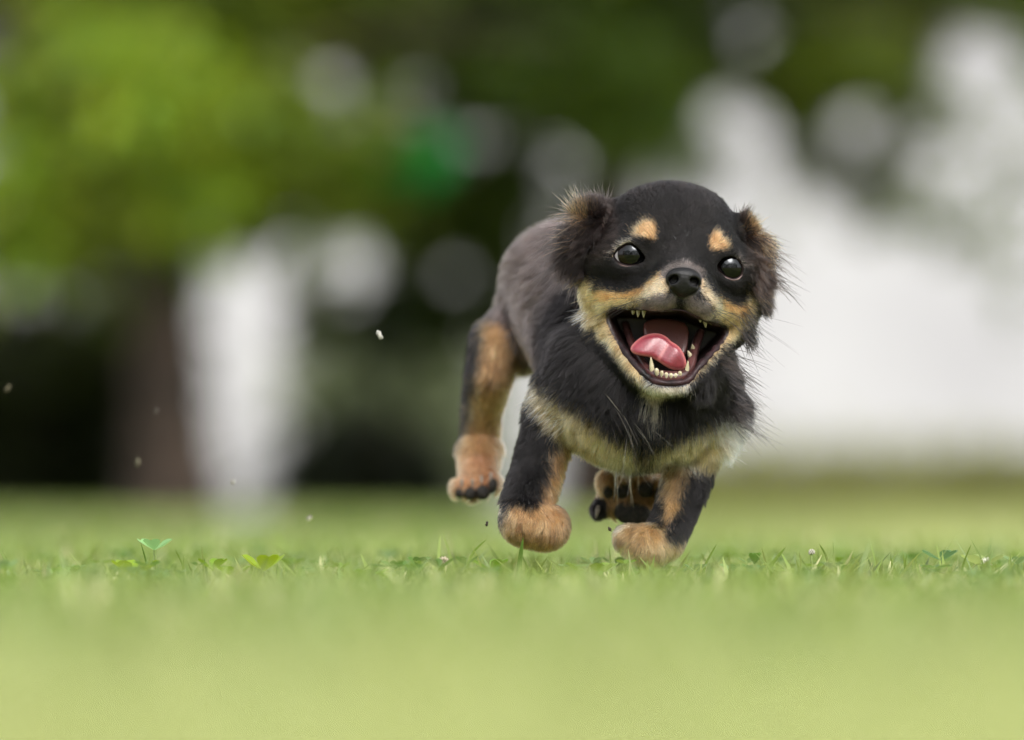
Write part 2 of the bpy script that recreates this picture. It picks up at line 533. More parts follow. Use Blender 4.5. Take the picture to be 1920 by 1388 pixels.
# lips: dark wet edge of the mouth
cen = MOUTH.mean(0)
lip = []; lr = []
for (x, y) in MOUTH:
    o_ = np.array([x, y]) - cen; o_ = o_ / np.linalg.norm(o_)
    d_ = fd.skin_depth(x + o_[0] * 7, y + o_[1] * 7)
    low = max(0.0, min(1.0, (y - 620) / 90))
    lip.append((x + o_[0] * 1.5, y + o_[1] * (1.5 - 4 * low), (d_ if d_ is not None else 60) + 5))
    lr.append(2.0 + 4.5 * low + (3.0 if 592 < y <= 690 else 0))
lip = np.array(lip)
for _ in range(4):
    lip = lip * .5 + .25 * (np.roll(lip, 1, 0) + np.roll(lip, -1, 0)); lr = np.convolve(np.r_[lr[-1], lr, lr[0]], [.25, .5, .25], 'valid')
li = np.arange(len(lip))
lr = np.array(lr) * (1 + .22 * np.sin(li * 1.9) * np.sin(li * .73 + 1) + .12 * np.sin(li * 3.1))
tube_obj('lips', [P(*q) for q in lip], lr * S, m_lip, dog, True, 10)

def spline(pts, n):
    pts = np.asarray(pts, float); m = len(pts)
    t = np.linspace(0, m - 1 - 1e-6, n); i = t.astype(int); f = (t - i)[:, None]
    p0 = pts[np.maximum(i - 1, 0)]; p1 = pts[i]; p2 = pts[np.minimum(i + 1, m - 1)]; p3 = pts[np.minimum(i + 2, m - 1)]
    return .5 * (2 * p1 + (p2 - p0) * f + (2 * p0 - 5 * p1 + 4 * p2 - p3) * f ** 2 + (3 * p1 - p0 - 3 * p2 + p3) * f ** 3)

g = spline([(1172, 606, 90, 7), (1184, 642, 62, 8), (1206, 684, 18, 9), (1224, 701, -4, 11), (1252, 707, -12, 12), (1280, 705, -8, 11),
            (1294, 690, 8, 9), (1302, 655, 40, 9), (1314, 622, 78, 8)], 48)
tube_obj('lower_gum', [P(*q[:3]) for q in g], g[:, 3] * S, m_gum, dog)
m_gum2 = noise_mat('upper_gum', (.014, .006, .006), (.05, .018, .017), 180, .3, .2, 400, coat=.4)
g = spline([(1160, 580, 60, 7), (1195, 577, 22, 7), (1225, 578, 0, 6), (1276, 574, -8, 5), (1312, 590, 8, 6), (1345, 602, 45, 6)], 40)
tube_obj('upper_gum', [P(*q[:3]) for q in g], g[:, 3] * S, m_gum2, dog)

def tooth(base, tip, r, blunt=False):
    b_, t_ = P(*base), P(*tip)
    prof = [(0, .75), (.3, .95), (.7, 1), (.92, .75), (1, .3)] if blunt else [(0, .85), (.25, 1), (.55, .8), (.82, .42), (1, .06)]
    pts = [b_ + (t_ - b_) * a + np.array([0, .0002 * math.sin(a * 3.1), 0]) for a, _ in prof]
    tube_obj('tooth', pts, [r * q * S for _, q in prof], m_tooth, dog, False, 8)
for bx, by, bd, tx, ty, td, r in (
        (1223, 702, -8, 1220, 668, -16, 5.0), (1287, 704, -6, 1291, 677, -14, 4.6),
        (1233, 706, -16, 1232, 688, -22, 4.4), (1241, 709, -18, 1241, 694, -24, 4.2), (1250, 711, -19, 1250, 697, -25, 4.0),
        (1258, 711, -19, 1258, 697, -25, 4.0), (1266, 711, -18, 1267, 697, -24, 4.3), (1275, 709, -16, 1276, 694, -22, 4.8),
        (1296, 672, 22, 1291, 657, 14, 5), (1300, 658, 34, 1297, 645, 26, 5),
        (1207, 577, -4, 1207, 597, -10, 5), (1197, 577, 8, 1197, 595, 2, 5), (1188, 577, 18, 1187, 592, 12, 4.6),
        (1314, 588, 0, 1314, 606, -6, 4.6), (1322, 592, 8, 1323, 614, 2, 5.2), (1332, 597, 18, 1333, 611, 12, 4.6)):
    j_ = rng.uniform(-1.5, 1.5, 2)
    tooth((bx, by, bd), (tx + j_[0], ty + j_[1] + (2 if bd < -14 else 0), td), r * rng.uniform(.85, 1.12), bd < -14)

# tongue: one muscle from the throat to the curled front lobe
ft = Field((205, -80, 232), (350, 120, 380), 1.7)
TBASE = smooth_poly([(1204, 600), (1250, 596), (1292, 606), (1290, 650), (1284, 672), (1240, 660), (1208, 640)], 2)
TLOBE = smooth_poly([(1180, 655), (1187, 644), (1201, 632), (1219, 625), (1236, 625), (1250, 631), (1259, 641), (1271, 647), (1281, 660), (1287, 676),
                     (1288, 692), (1270, 697), (1251, 690), (1234, 678), (1219, 670), (1202, 668), (1187, 664)], 2)
ft.prism(TBASE, 48, 70, k=2, op='add', rnd=9, surf=lambda u, v: .004 * (u - 1248) ** 2 * -1 - (v - 640) * .35)
def lobe(u, v):
    s_ = ((u - 1240) * .84 + (v - 660) * .54) / 1.0          # across the crease
    return -10 * np.exp(-((s_ + 26) / 26) ** 2) - 10 * np.exp(-((s_ - 24) / 22) ** 2) + .004 * (v - 655) ** 2 - (v - 660) * .25
ft.prism(TLOBE, -8, 14, k=8, op='add', rnd=10, surf=lobe)
tongue_me, TV, _ = ft.mesh('tongue', 2)
u, v, d = unproject(TV)
e = poly_sdf(u, v, TLOBE)
crease = np.exp(-(poly_sdf(u, v, [(1251, 646), (1252, 647), (1235, 676), (1233, 675)]) / 2.2) ** 2) * (d < 12)
rim = np.exp(-((e + 1.0) / 2.6) ** 2) * (d < 14)
vein = wob_s = np.sin(u * .35 + 2 * np.sin(v * .21)) * np.sin(v * .3 + 1.5 * np.sin(u * .17))
c = np.tile(np.array([.20, .020, .034]), (len(u), 1))
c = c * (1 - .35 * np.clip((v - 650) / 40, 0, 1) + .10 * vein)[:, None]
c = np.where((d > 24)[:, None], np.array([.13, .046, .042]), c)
c = c + (np.array([.46, .15, .145]) - c) * np.clip(.95 * rim + .5 * crease, 0, 1)[:, None]
color_attr(tongue_me, 'tongue_color', c)
tongue_me.materials.append(m_tongue)
link('tongue', tongue_me, dog)

# paw pads, each a low cushion on the sole
PADS = []
def pad(px, py, rx, rz, roll=0, push=0, depth=11):
    PADS.append((px, py, rx, rz))
    d_ = fd.skin_depth(px, py)
    if d_ is None: return
    v_, f_ = uv_sphere(16, 10)
    v_ = np.sign(v_) * np.abs(v_) ** .9
    a = math.radians(roll)
    x, z = v_[:, 0] * rx, v_[:, 2] * rz
    x, z = x * math.cos(a) + z * math.sin(a), -x * math.sin(a) + z * math.cos(a)
    c_ = P(px, py, d_ + push)
    me = mesh_np('paw_pad', np.stack([x, v_[:, 1] * depth, z], 1) * S + c_, f_)
    me.materials.append(m_pad)
    link('paw_pad', me, dog)
for a in ((1168, 919, 13, 17, 10), (1211, 917, 16, 17, -5), (1239, 925, 12, 20, 20), (1140, 922, 9, 13, 0), (1186, 962, 36, 24, 8)):
    pad(*a)
for a in ((862, 925, 9, 10, 0), (882, 926, 12, 13, 0), (905, 924, 14, 15, 0), (923, 912, 10, 16, 10)):
    pad(*a)
def claw(a, b_, r):
    a, b_ = P(*a), P(*b_)
    pts = [a + (b_ - a) * t + np.array([0, -.0007 * math.sin(t * 3.1), 0]) for t in (0, .35, .7, 1)]
    tube_obj('claw', pts, [r * S, r * .9 * S, r * .55 * S, r * .1 * S], m_claw, dog, False, 8)
for px, py in ((866, 908), (886, 908), (903, 902), (920, 896)):
    d_ = fd.skin_depth(px, py)
    if d_ is not None: claw((px, py - 8, d_ + 2), (px, py + 7, d_ - 13), 3.2)
d_ = fd.skin_depth(1122, 952)
if d_ is not None: claw((1122, 950, d_ + 2), (1117, 972, d_ - 6), 5)

# body colour under the fur

BLACK = np.array([.0048, .0040, .0040]); BROWN = np.array([.017, .012, .0105]); UMBER = np.array([.017, .0105, .008])
TAN = np.array([.43, .225, .10]); ORANGE = np.array([.46, .215, .075]); CREAM = np.array([.49, .325, .15]); PALE = np.array([.56, .455, .31])
WHITE = np.array([.78, .72, .60]); GREY = np.array([.105, .084, .076]); RUST = np.array([.26, .135, .055]); DARKTAN = np.array([.34, .20, .09])
BACK_SHEEN = np.array([.062, .046, .042])  # grey-brown sheen of the rear coat, painted into the hair colour
HEADP = [(1085, 520), (1060, 565), (1085, 600), (1118, 650), (1185, 725), (1222, 744), (1275, 743), (1315, 710), (1380, 655), (1412, 590),
         (1445, 540), (1450, 400), (1380, 365), (1300, 340), (1230, 340), (1150, 365), (1100, 390)]
EARL = [(1040, 400), (1075, 355), (1120, 355), (1135, 400), (1118, 450), (1100, 520), (1070, 545), (1035, 520)]
EARR = [(1388, 395), (1420, 385), (1450, 430), (1455, 540), (1425, 570), (1408, 540), (1405, 460)]
# (outline, colour, depth from, depth to)
MARKS = [
    ([(1105, 380), (1160, 380), (1165, 440), (1140, 490), (1100, 520)], BROWN, -200, 200),
    ([(1380, 400), (1440, 420), (1440, 560), (1405, 560), (1395, 470)], UMBER, -200, 200),
    (EARL, BROWN, -200, 230), (EARR, UMBER, -200, 230),
    ([(1078, 405), (1086, 380), (1100, 376), (1099, 400), (1084, 426)], DARKTAN * .8, -200, 230),
    ([(1396, 430), (1402, 402), (1418, 400), (1416, 438)], TAN, -200, 230),
    ([(1420, 440), (1436, 430), (1446, 480), (1426, 500)], DARKTAN, -200, 230),
    # left cheek, running down beside the mouth to the chin
    ([(1058, 572), (1083, 522), (1114, 520), (1122, 542), (1165, 548), (1205, 536), (1236, 510), (1252, 503), (1252, 562), (1214, 574), (1150, 577),
      (1134, 592), (1110, 618), (1092, 598)], CREAM * np.array([.85, .85, .75]), -200, 165),
    ([(1096, 588), (1134, 588), (1150, 625), (1198, 698), (1225, 748), (1208, 742), (1166, 692), (1128, 642), (1106, 608)], CREAM, -200, 115),
    ([(1118, 546), (1165, 549), (1205, 536), (1240, 506), (1247, 520), (1215, 546), (1165, 562), (1118, 566)], ORANGE, -200, 170),
    ([(1214, 536), (1252, 508), (1254, 548), (1238, 558), (1190, 562)], PALE * np.array([1.0, .88, .75]), -200, 100),
    ([(1335, 555), (1352, 570), (1375, 574), (1396, 566), (1401, 535), (1413, 555), (1408, 590), (1388, 628), (1352, 664), (1310, 708), (1292, 730),
      (1300, 702), (1340, 655), (1366, 614), (1340, 600)], CREAM, -200, 175),
    ([(1344, 545), (1360, 563), (1385, 573), (1400, 576), (1392, 592), (1360, 580)], ORANGE, -200, 170),
    ([(1316, 515), (1330, 540), (1350, 560), (1357, 584), (1335, 576), (1314, 550)], PALE * np.array([.9, .78, .66]), -200, 100),
    ([(1200, 566), (1232, 552), (1262, 552), (1276, 560), (1298, 553), (1325, 566), (1342, 590), (1335, 610), (1305, 598), (1276, 584), (1245, 588), (1190, 584)], GREY, -200, 100),
    ([(1240, 506), (1260, 492), (1290, 489), (1318, 503), (1322, 522), (1240, 522)], GREY * .75, -200, 100),
    ([(1269, 550), (1285, 550), (1281, 592), (1269, 592)], BLACK, -200, 60),
    # brow spots
    ([(1183, 443), (1190, 428), (1208, 412), (1226, 413), (1236, 432), (1233, 452), (1222, 455), (1205, 447)], TAN, -200, 100),
    ([(1326, 462), (1329, 442), (1340, 429), (1350, 434), (1366, 455), (1368, 468), (1346, 472), (1332, 472)], TAN, -200, 100),
    ([(1146, 482), (1154, 464), (1168, 452), (1186, 448), (1188, 455), (1172, 459), (1160, 468), (1151, 481)], PALE * .7, -200, 130),
    ([(1372, 478), (1388, 482), (1398, 500), (1394, 502), (1385, 488)], GREY * 1.3, -200, 130),
    # chin and throat
    ([(1200, 722), (1235, 728), (1285, 726), (1302, 712), (1292, 738), (1250, 750), (1218, 748)], PALE * .8, -200, 60),
    ([(1200, 735), (1246, 738), (1240, 790), (1226, 812), (1208, 796), (1203, 765)], PALE, -200, 200),
    # chest
    ([(988, 718), (1035, 752), (1100, 788), (1150, 826), (1198, 850), (1196, 900), (1120, 880), (1062, 862), (1030, 822), (1004, 780)], CREAM * .92, -200, 300),
    ([(1216, 852), (1290, 822), (1370, 800), (1378, 868), (1335, 892), (1220, 890)], CREAM * .9, -200, 300),
    ([(1110, 850), (1185, 862), (1195, 885), (1190, 905), (1120, 885)], PALE, -200, 300),
    ([(1225, 868), (1300, 850), (1310, 885), (1240, 905), (1215, 900)], PALE, -200, 300),
    ([(1345, 790), (1400, 790), (1400, 880), (1352, 880)], WHITE, -200, 300),
    # fore legs
    ([(1040, 846), (1072, 850), (1062, 900), (1050, 950), (1080, 985), (1080, 1050), (940, 1050), (935, 1000), (960, 952), (1000, 964), (1016, 920), (1026, 874)], TAN * .62, -200, 330),
    ([(920, 935), (942, 935), (945, 970), (925, 975)], CREAM, -200, 330),
    ([(1246, 888), (1288, 888), (1272, 960), (1240, 1010), (1262, 1030), (1290, 1012), (1285, 1050), (1230, 1080), (1160, 1060), (1140, 985), (1200, 980), (1245, 1000)], DARKTAN * .85, -200, 245),
    ([(1140, 980), (1176, 980), (1184, 994), (1164, 1008), (1145, 1004)], PALE, -200, 245),
    # trailing hind leg
    ([(840, 560), (930, 560), (915, 640), (905, 700), (890, 760), (885, 860), (840, 870)], BLACK, 420, 900),
    ([(912, 604), (960, 612), (962, 700), (955, 770), (945, 810), (950, 950), (830, 950), (850, 880), (872, 820), (880, 760), (896, 700)], TAN * .7, 420, 900),
    ([(840, 860), (945, 850), (945, 945), (835, 945)], np.array([.40, .185, .09]), 420, 900),
]
def marking(u, v, d, jit):
    c = np.tile(BLACK, (len(u), 1))
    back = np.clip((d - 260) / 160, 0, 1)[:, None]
    c = c * (1 - back) + BACK_SHEEN * back
    uj, vj = u + jit[:, 0], v + jit[:, 1]
    mid = (d > 245) & (d < 425) & (v > 860)
    c[mid] = RUST
    for poly, cc, d0, d1 in MARKS:
        m = (d > d0) & (d < d1)
        if not m.any(): continue
        poly = np.asarray(poly, float)
        m &= (uj > poly[:, 0].min()) & (uj < poly[:, 0].max()) & (vj > poly[:, 1].min()) & (vj < poly[:, 1].max())
        i = np.nonzero(m)[0]
        if len(i) == 0: continue
        i = i[poly_sdf(uj[i], vj[i], poly) < 0]
        c[i] = cc
    tip = (d > 245) & (d < 425) & (poly_sdf(u, v, [(1105, 935), (1135, 940), (1140, 985), (1105, 985)]) < 0)
    c[tip] = BLACK * 1.4
    return c

def wob(p, w, seed, amp=1.0):
    """smooth vector noise of wavelength w (sum of sines)"""
    r = np.random.default_rng(seed); out = np.zeros(p.shape)
    for o in range(4):
        k = r.normal(size=(3, 3)) * (2 * math.pi / w) * (.6 + .45 * o) * .6
        ph = r.uniform(0, 6.28, 3)
        out += np.sin(p @ k.T + ph) / (1 + .6 * o)
    return out * amp * .6

u, v, d = unproject(BV)
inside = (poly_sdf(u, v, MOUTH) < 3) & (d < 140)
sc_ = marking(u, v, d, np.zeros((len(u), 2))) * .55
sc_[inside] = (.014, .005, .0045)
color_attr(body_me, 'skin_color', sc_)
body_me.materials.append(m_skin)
body = link('body', body_me, dog)

# ------------------------------------------------------------------ the dog: fur
def sample(n, weight):
    T = np.concatenate([BF[:, [0, 1, 2]], BF[:, [0, 2, 3]]])
    A, B, C = BV[T[:, 0]], BV[T[:, 1]], BV[T[:, 2]]
    nn = np.cross(B - A, C - A); ar = np.linalg.norm(nn, axis=1)
    cen_ = (A + B + C) / 3
    w = ar * weight(cen_, unit(nn)); w /= w.sum()
    i = rng.choice(len(T), n, p=w)
    r1, r2 = np.sqrt(rng.random(n)), rng.random(n)
    p = A[i] * (1 - r1)[:, None] + B[i] * (r1 * (1 - r2))[:, None] + C[i] * (r1 * r2)[:, None]
    return p, VN[T[i, 0]] * (1 - r1)[:, None] + VN[T[i, 1]] * (r1 * (1 - r2))[:, None] + VN[T[i, 2]] * (r1 * r2)[:, None]

VN = np.zeros_like(BV)
fn_ = np.cross(BV[BF[:, 2]] - BV[BF[:, 0]], BV[BF[:, 3]] - BV[BF[:, 1]])
for q in range(4):
    for a in range(3): VN[:, a] += np.bincount(BF[:, q], fn_[:, a], len(BV))
VN = unit(VN)

def bare(u, v, d):
    """where no fur grows: mouth, eyes, nose leather, pads"""
    m = (poly_sdf(u, v, MOUTH) < 3) & (d < 150)
    m |= (poly_sdf(u, v, EYE_L) < 1.0) & (d < 80)
    m |= (poly_sdf(u, v, EYE_R) < 1.0) & (d < 80)
    m |= (poly_sdf(u, v, NOSE) < 2) & (d < 40)
    for (x, y, rx, rz) in PADS:
        m |= (((u - x) / rx) ** 2 + ((v - y) / rz) ** 2 < 1) & (d > 240)
    return m

def sstep(a, b_, x):
    t = np.clip((x - a) / (b_ - a), 0, 1)
    return t * t * (3 - 2 * t)

def groom(p, n):
    """length (units), lift, comb direction for roots p"""
    u, v, d = unproject(p)
    N = len(u)
    q = np.stack([u - 1281, d + 60, -(v - 535)], 1)         # away from the nose
    head = (poly_sdf(u, v, HEADP) < 6) & (d < 190)
    el = (poly_sdf(u, v, EARL) < 4) & (d > 40) & (d < 190)
    er = (poly_sdf(u, v, EARR) < 4) & (d > 50) & (d < 190)
    rr = np.linalg.norm(q, axis=1)
    flow = np.tile(np.array([0., .75, -.55]), (N, 1))       # trunk: backwards and down
    L = np.full(N, 37.0); lift = np.full(N, .42)
    chest = (d < 320) & ~head
    fc = unit(np.stack([u - 1235, 0 * u, -(v - 600)], 1)) * .8 + np.array([0, .25, -.55])
    flow[chest] = fc[chest]; L[chest] = 46; lift[chest] = .42
    low = (d < 330) & (((u < 1062) & (v > 785)) | ((u > 1240) & (v > 830)) | (v > 900))
    arm = (d < 330) & (u < 1075) & (v > 720) & ~head; L[arm] = 46 - 20 * sstep(725, 790, v[arm])
    flow[low] = (-.12, .25, -1); L[low] = 24; lift[low] = .3
    paw = low & (v > 930); L[paw] = 15; lift[paw] = .28
    hind = (d > 420) & (u < 965) & (v > 560)
    flow[hind] = (-.15, .35, -1); L[hind] = 24; lift[hind] = .3
    paw = (d > 420) & (v > 840); L[paw] = 15
    mid = (d > 240) & (d < 440) & (v > 850); L[mid] = 13; flow[mid] = (0, .3, -1); lift[mid] = .3
    fh = unit(q) + np.array([0, .15, 0])
    flow[head] = fh[head]
    Lh = 8 + 20 * sstep(110, 260, rr)
    L[head] = Lh[head]; lift[head] = (.22 + .16 * sstep(120, 240, rr))[head]
    jaw = head & (v > 600) & (d < 110)
    flow[jaw] = unit(np.stack([(u - 1255) * .7, 0 * u + 70, -(v - 560)], 1))[jaw]; L[jaw] = 11; lift[jaw] = .22
    ck = head & (v > 520) & ((u < 1118) | (u > 1395)); L[ck] = 20; flow[ck] = unit(np.stack([(u - 1255) * 1.0, 0 * u + 130, -(v - 540) * .8 - 25], 1))[ck]; lift[ck] = .34
    for poly in (EYE_L, EYE_R):
        e = poly_sdf(u, v, poly); m = head & (e < 14); L[m] = 6 + .35 * np.maximum(e[m], 0)
    tl = head & (u < 1160) & (v < 515); L[tl] = np.maximum(L[tl], 30 * sstep(1165, 1125, u[tl])); flow[tl] = flow[tl] + np.array([-.7, .1, .15])
    tr = head & (u > 1385) & (v < 560); L[tr] = np.maximum(L[tr], 26 * sstep(1380, 1405, u[tr]))
    top = head & (v < 430); lift[top] = np.maximum(lift[top], .24 + .34 * sstep(430, 370, v[top])); L[top] = np.maximum(L[top], 9 + 14 * sstep(430, 375, v[top]))
    up = (v < 415)
    L[el] = 58; lift[el] = .5; flow[el] = (-.75, .05, -.75)
    m = el & up; flow[m] = (-.35, .05, 1.0); L[m] = 46
    L[er] = 44; lift[er] = .5; flow[er] = (.55, .05, -.9)
    m = er & (v < 440); flow[m] = (.45, .05, .9); L[m] = 34
    ear = el | er
    flow[ear] += rng.normal(size=(int(ear.sum()), 3)) * .38
    L[ear] *= rng.uniform(.4, 1.25, int(ear.sum()))
    return L, lift, flow

def build_fur(name, p, n, L, lift, flow, c, rad, K=6, clump=11.0, clump_amt=.85, sag=.25, wave=.10, jit=.22, material=None):
    N = len(p)
    u = p / S
    flow = flow + wob(u, 60, 3) * .30 + wob(u, 22, 5) * .22 + rng.normal(size=(N, 3)) * jit
    tn = flow - n * np.sum(flow * n, 1, keepdims=True)
    dr = unit(unit(tn) * (1 - lift)[:, None] + n * lift[:, None] * 1.1)
    L = L * rng.uniform(.62, 1.15, N) * S
    t = np.linspace(0, 1, K)
    pts = p[:, None, :] + dr[:, None, :] * (L[:, None] * t)[:, :, None]
    bend = unit(unit(tn) * .8 + np.array([0, 0, -.5]))
    pts += bend[:, None, :] * (L * sag)[:, None, None] * (t ** 2)[None, :, None]
    sw = rng.normal(size=(N, 3)); sw -= dr * np.sum(sw * dr, 1, keepdims=True)
    pts += sw[:, None, :] * (L * wave)[:, None, None] * (np.sin(t * rng.uniform(2, 5, N)[:, None] + rng.uniform(0, 6, N)[:, None]) * t)[:, :, None]
    # tufts: tips of neighbours lean together
    cell = np.floor((u + wob(u, 45, 9) * 8) / clump).astype(np.int64)
    key = cell[:, 0] * 7919 * 7919 + cell[:, 1] * 7919 + cell[:, 2]
    _, inv = np.unique(key, return_inverse=True); inv = inv.ravel()
    cnt = np.bincount(inv).astype(float)
    ctr = np.stack([np.bincount(inv, pts[:, :, a].mean(1)) / cnt for a in range(3)], 1)
    tip = np.stack([np.bincount(inv, pts[:, -1, a]) / cnt for a in range(3)], 1)
    am = clump_amt * rng.uniform(.3, 1, N) * sstep(8 * S, 30 * S, L) + .12
    pts += (tip[inv] - pts[:, -1])[:, None, :] * am[:, None, None] * (t ** 1.6)[None, :, None]
    # shade differs a little from tuft to tuft and hair to hair
    tv = np.exp(rng.normal(0, .28, len(cnt)))[inv]
    c = c * (tv * np.exp(rng.normal(0, .30, N)))[:, None]
    cu = bpy.data.hair_curves.new(name)
    cu.add_curves([K] * N)
    cu.position_data.foreach_set('vector', pts.astype(np.float32).ravel())
    ra = cu.attributes.get('radius') or cu.attributes.new('radius', 'FLOAT', 'POINT')
    prof = np.array([1, 1, .92, .78, .55, .15]) if K == 6 else np.interp(t, [0, .5, 1], [1, .85, .12])
    ra.data.foreach_set('value', (np.asarray(rad * S)[..., None] * prof * np.ones((N, 1))).astype(np.float32).ravel())
    ca = cu.attributes.new('hair_color', 'FLOAT_COLOR', 'CURVE')
    cc = np.ones((N, 4), np.float32); cc[:, :3] = np.clip(c, 0, .95)
    ca.data.foreach_set('color', cc.ravel())
    cu.materials.append(material)
    return link(name, cu, dog)

m_fur = bpy.data.materials.new('fur'); m_fur.use_nodes = True
nt = m_fur.node_tree
for nd in list(nt.nodes):
    if nd.type == 'BSDF_PRINCIPLED': nt.nodes.remove(nd)
hb = nt.nodes.new('ShaderNodeBsdfHairPrincipled')
hb.model = 'CHIANG'
hb.parametrization = 'COLOR'
hb.inputs['Roughness'].default_value = .38
hb.inputs['Radial Roughness'].default_value = .6
hb.inputs['IOR'].default_value = 1.31
hb.inputs['Random Roughness'].default_value = .2
at = nt.nodes.new('ShaderNodeAttribute'); at.attribute_name = 'hair_color'
nt.links.new(at.outputs['Color'], hb.inputs['Color'])
nt.links.new(hb.outputs[0], nt.nodes['Material Output'].inputs['Surface'])

NF = 380000
def dens(cn, nn):
    u, v, d = unproject(cn)
    w = np.ones(len(u))
    w *= np.where(nn[:, 1] > .35, .30, 1)               # seen from behind only
    w *= np.where(d > 330, .60, 1)
    face = (poly_sdf(u, v, HEADP) < 0) & (d < 150)
    w *= np.where(face, 2.2, 1)
    w[bare(u, v, d)] = 0
    return w
p, n = sample(NF, dens)
u, v, d = unproject(p)
keep = ~bare(u, v, d)
p, n, u, v, d = p[keep], n[keep], u[keep], v[keep], d[keep]
L, lift, flow = groom(p, n)
pm = p + unit(flow) * (L * np.where(unproject(p)[1] > 640, .8, .2) * S)[:, None]
um, vm, _ = unproject(pm)
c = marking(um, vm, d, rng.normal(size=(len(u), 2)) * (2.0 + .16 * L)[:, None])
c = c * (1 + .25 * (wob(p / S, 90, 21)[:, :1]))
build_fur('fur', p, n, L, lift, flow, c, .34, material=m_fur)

# loose long hairs: ears, ruff, chest and whiskers
def strays(name, groups, rad, material, K=8):
    P_, C_ = [], []
    for (x0, y0, x1, y1, n_, dx, dz, len0, len1, cols, curl) in groups:
        for _ in range(n_):
            t_ = rng.random()
            px = x0 + (x1 - x0) * t_ + rng.normal(0, 4); py = y0 + (y1 - y0) * t_ + rng.normal(0, 4)
            d_ = fd.skin_depth(px, py)
            if d_ is None or d_ > 330: continue
            r_ = P(px, py, d_ + 3)
            ln = rng.uniform(len0, len1) * S
            a = unit(np.array([dx, rng.normal(-.15, .2), dz]) + rng.normal(size=3) * .22)
            s2 = unit(np.array([np.sign(dx + 1e-3) * .25, 0, -1]) + rng.normal(size=3) * .25)
            tt = np.linspace(0, 1, K)[:, None]
            P_.append(r_ + a * ln * tt + s2 * ln * curl * tt ** 2 * rng.uniform(.3, 1.2))
            C_.append(np.array(cols[rng.integers(len(cols))]) * rng.uniform(.7, 1.3))
    N = len(P_)
    cu = bpy.data.hair_curves.new(name); cu.add_curves([K] * N)
    cu.position_data.foreach_set('vector', np.array(P_, np.float32).ravel())
    ra = cu.attributes.get('radius') or cu.attributes.new('radius', 'FLOAT', 'POINT')
    ra.data.foreach_set('value', (rad * S * np.interp(np.linspace(0, 1, K), [0, .6, 1], [1, .8, .15])[None] * np.ones((N, 1))).astype(np.float32).ravel())
    ca = cu.attributes.new('hair_color', 'FLOAT_COLOR', 'CURVE')
    cc = np.ones((N, 4), np.float32); cc[:, :3] = np.clip(np.array(C_), 0, .95); ca.data.foreach_set('color', cc.ravel())
    cu.materials.append(material)
    return link(name, cu, dog)
KB, KT, KW = [BLACK, BROWN], [TAN * .8, DARKTAN, DARKTAN * .6], [PALE, WHITE, CREAM]
strays('stray_hair', [
    (1080, 400, 1145, 385, 130, -.25, 1, 25, 62, [BLACK, BROWN, BROWN], .15), (1078, 408, 1108, 396, 34, -.5, .9, 30, 70, KT, .15),
    (1085, 420, 1090, 500, 260, -.9, -.1, 40, 85, KB, .8), (1082, 480, 1100, 530, 110, -.35, -1, 35, 75, KB, .3), (1092, 405, 1112, 470, 150, -.9, .35, 35, 80, [BROWN, BLACK, DARKTAN * .5], .5), (1100, 440, 1110, 470, 14, -1, .1, 60, 95, KT, .15),
    (1385, 415, 1405, 430, 60, .3, 1, 22, 50, [BLACK, UMBER], .2), (1396, 432, 1408, 440, 40, .6, .7, 24, 50, KT, .2),
    (1408, 440, 1422, 530, 170, .8, .1, 30, 70, [BLACK, UMBER, UMBER], .9), (1412, 470, 1418, 540, 80, .4, -1, 30, 65, [BLACK, UMBER], .2),
    (1395, 560, 1385, 640, 60, .7, -.7, 25, 60, KB, .5), (1345, 650, 1358, 790, 150, 1, -.3, 45, 95, KB, .5), (1335, 800, 1350, 850, 60, .9, -.3, 25, 60, KW, .3),
    (1090, 560, 1110, 600, 50, -.9, -.3, 22, 44, KW, .2), (1020, 730, 1080, 790, 70, -.7, -.3, 30, 70, KW, .3), (1150, 850, 1260, 875, 90, .05, -1, 40, 90, KW, .2),
    (1090, 700, 1180, 780, 60, .5, -.7, 40, 90, [BROWN, PALE * .5], .5), (1150, 385, 1250, 362, 260, -.15, 1, 12, 30, [BLACK, BROWN], .2), (1250, 362, 1375, 385, 260, .15, 1, 12, 30, [BLACK, BROWN], .2),
    (1190, 700, 1300, 730, 40, 0, -1, 12, 26, KW, .1)], .50, m_fur)
strays('whiskers', [(1225, 560, 1195, 562, 9, -1, -.2, 60, 150, [BLACK, BLACK], .25), (1330, 575, 1345, 585, 9, 1, -.25, 70, 190, [BLACK, BLACK], .25),
                    (1205, 448, 1225, 445, 3, -.3, .9, 30, 50, [BLACK], .2), (1345, 455, 1358, 460, 3, .4, .9, 30, 50, [BLACK], .2)], .32, m_fur)

# ------------------------------------------------------------------ lawn
m_ground, nt, b = mat('lawn_soil')
tc = nt.nodes.new('ShaderNodeTexCoord')
def nz(scale, detail=3):
    q = nt.nodes.new('ShaderNodeTexNoise'); q.inputs['Scale'].default_value = scale; q.inputs['Detail'].default_value = detail
    nt.links.new(tc.outputs['Object'], q.inputs['Vector']); return q
r1 = nt.nodes.new('ShaderNodeValToRGB'); r1.color_ramp.elements[0].position = .35; r1.color_ramp.elements[1].position = .68
r1.color_ramp.elements[0].color = (.135, .165, .030, 1); r1.color_ramp.elements[1].color = (.30, .31, .075, 1)
nt.links.new(nz(1.3).outputs['Fac'], r1.inputs['Fac'])
r2 = nt.nodes.new('ShaderNodeValToRGB'); r2.color_ramp.elements[0].color = (.05, .055, .02, 1); r2.color_ramp.elements[1].color = (.30, .30, .12, 1)
nt.links.new(nz(90).outputs['Fac'], r2.inputs['Fac'])
mx = nt.nodes.new('ShaderNodeMixRGB'); mx.inputs[0].default_value = .35
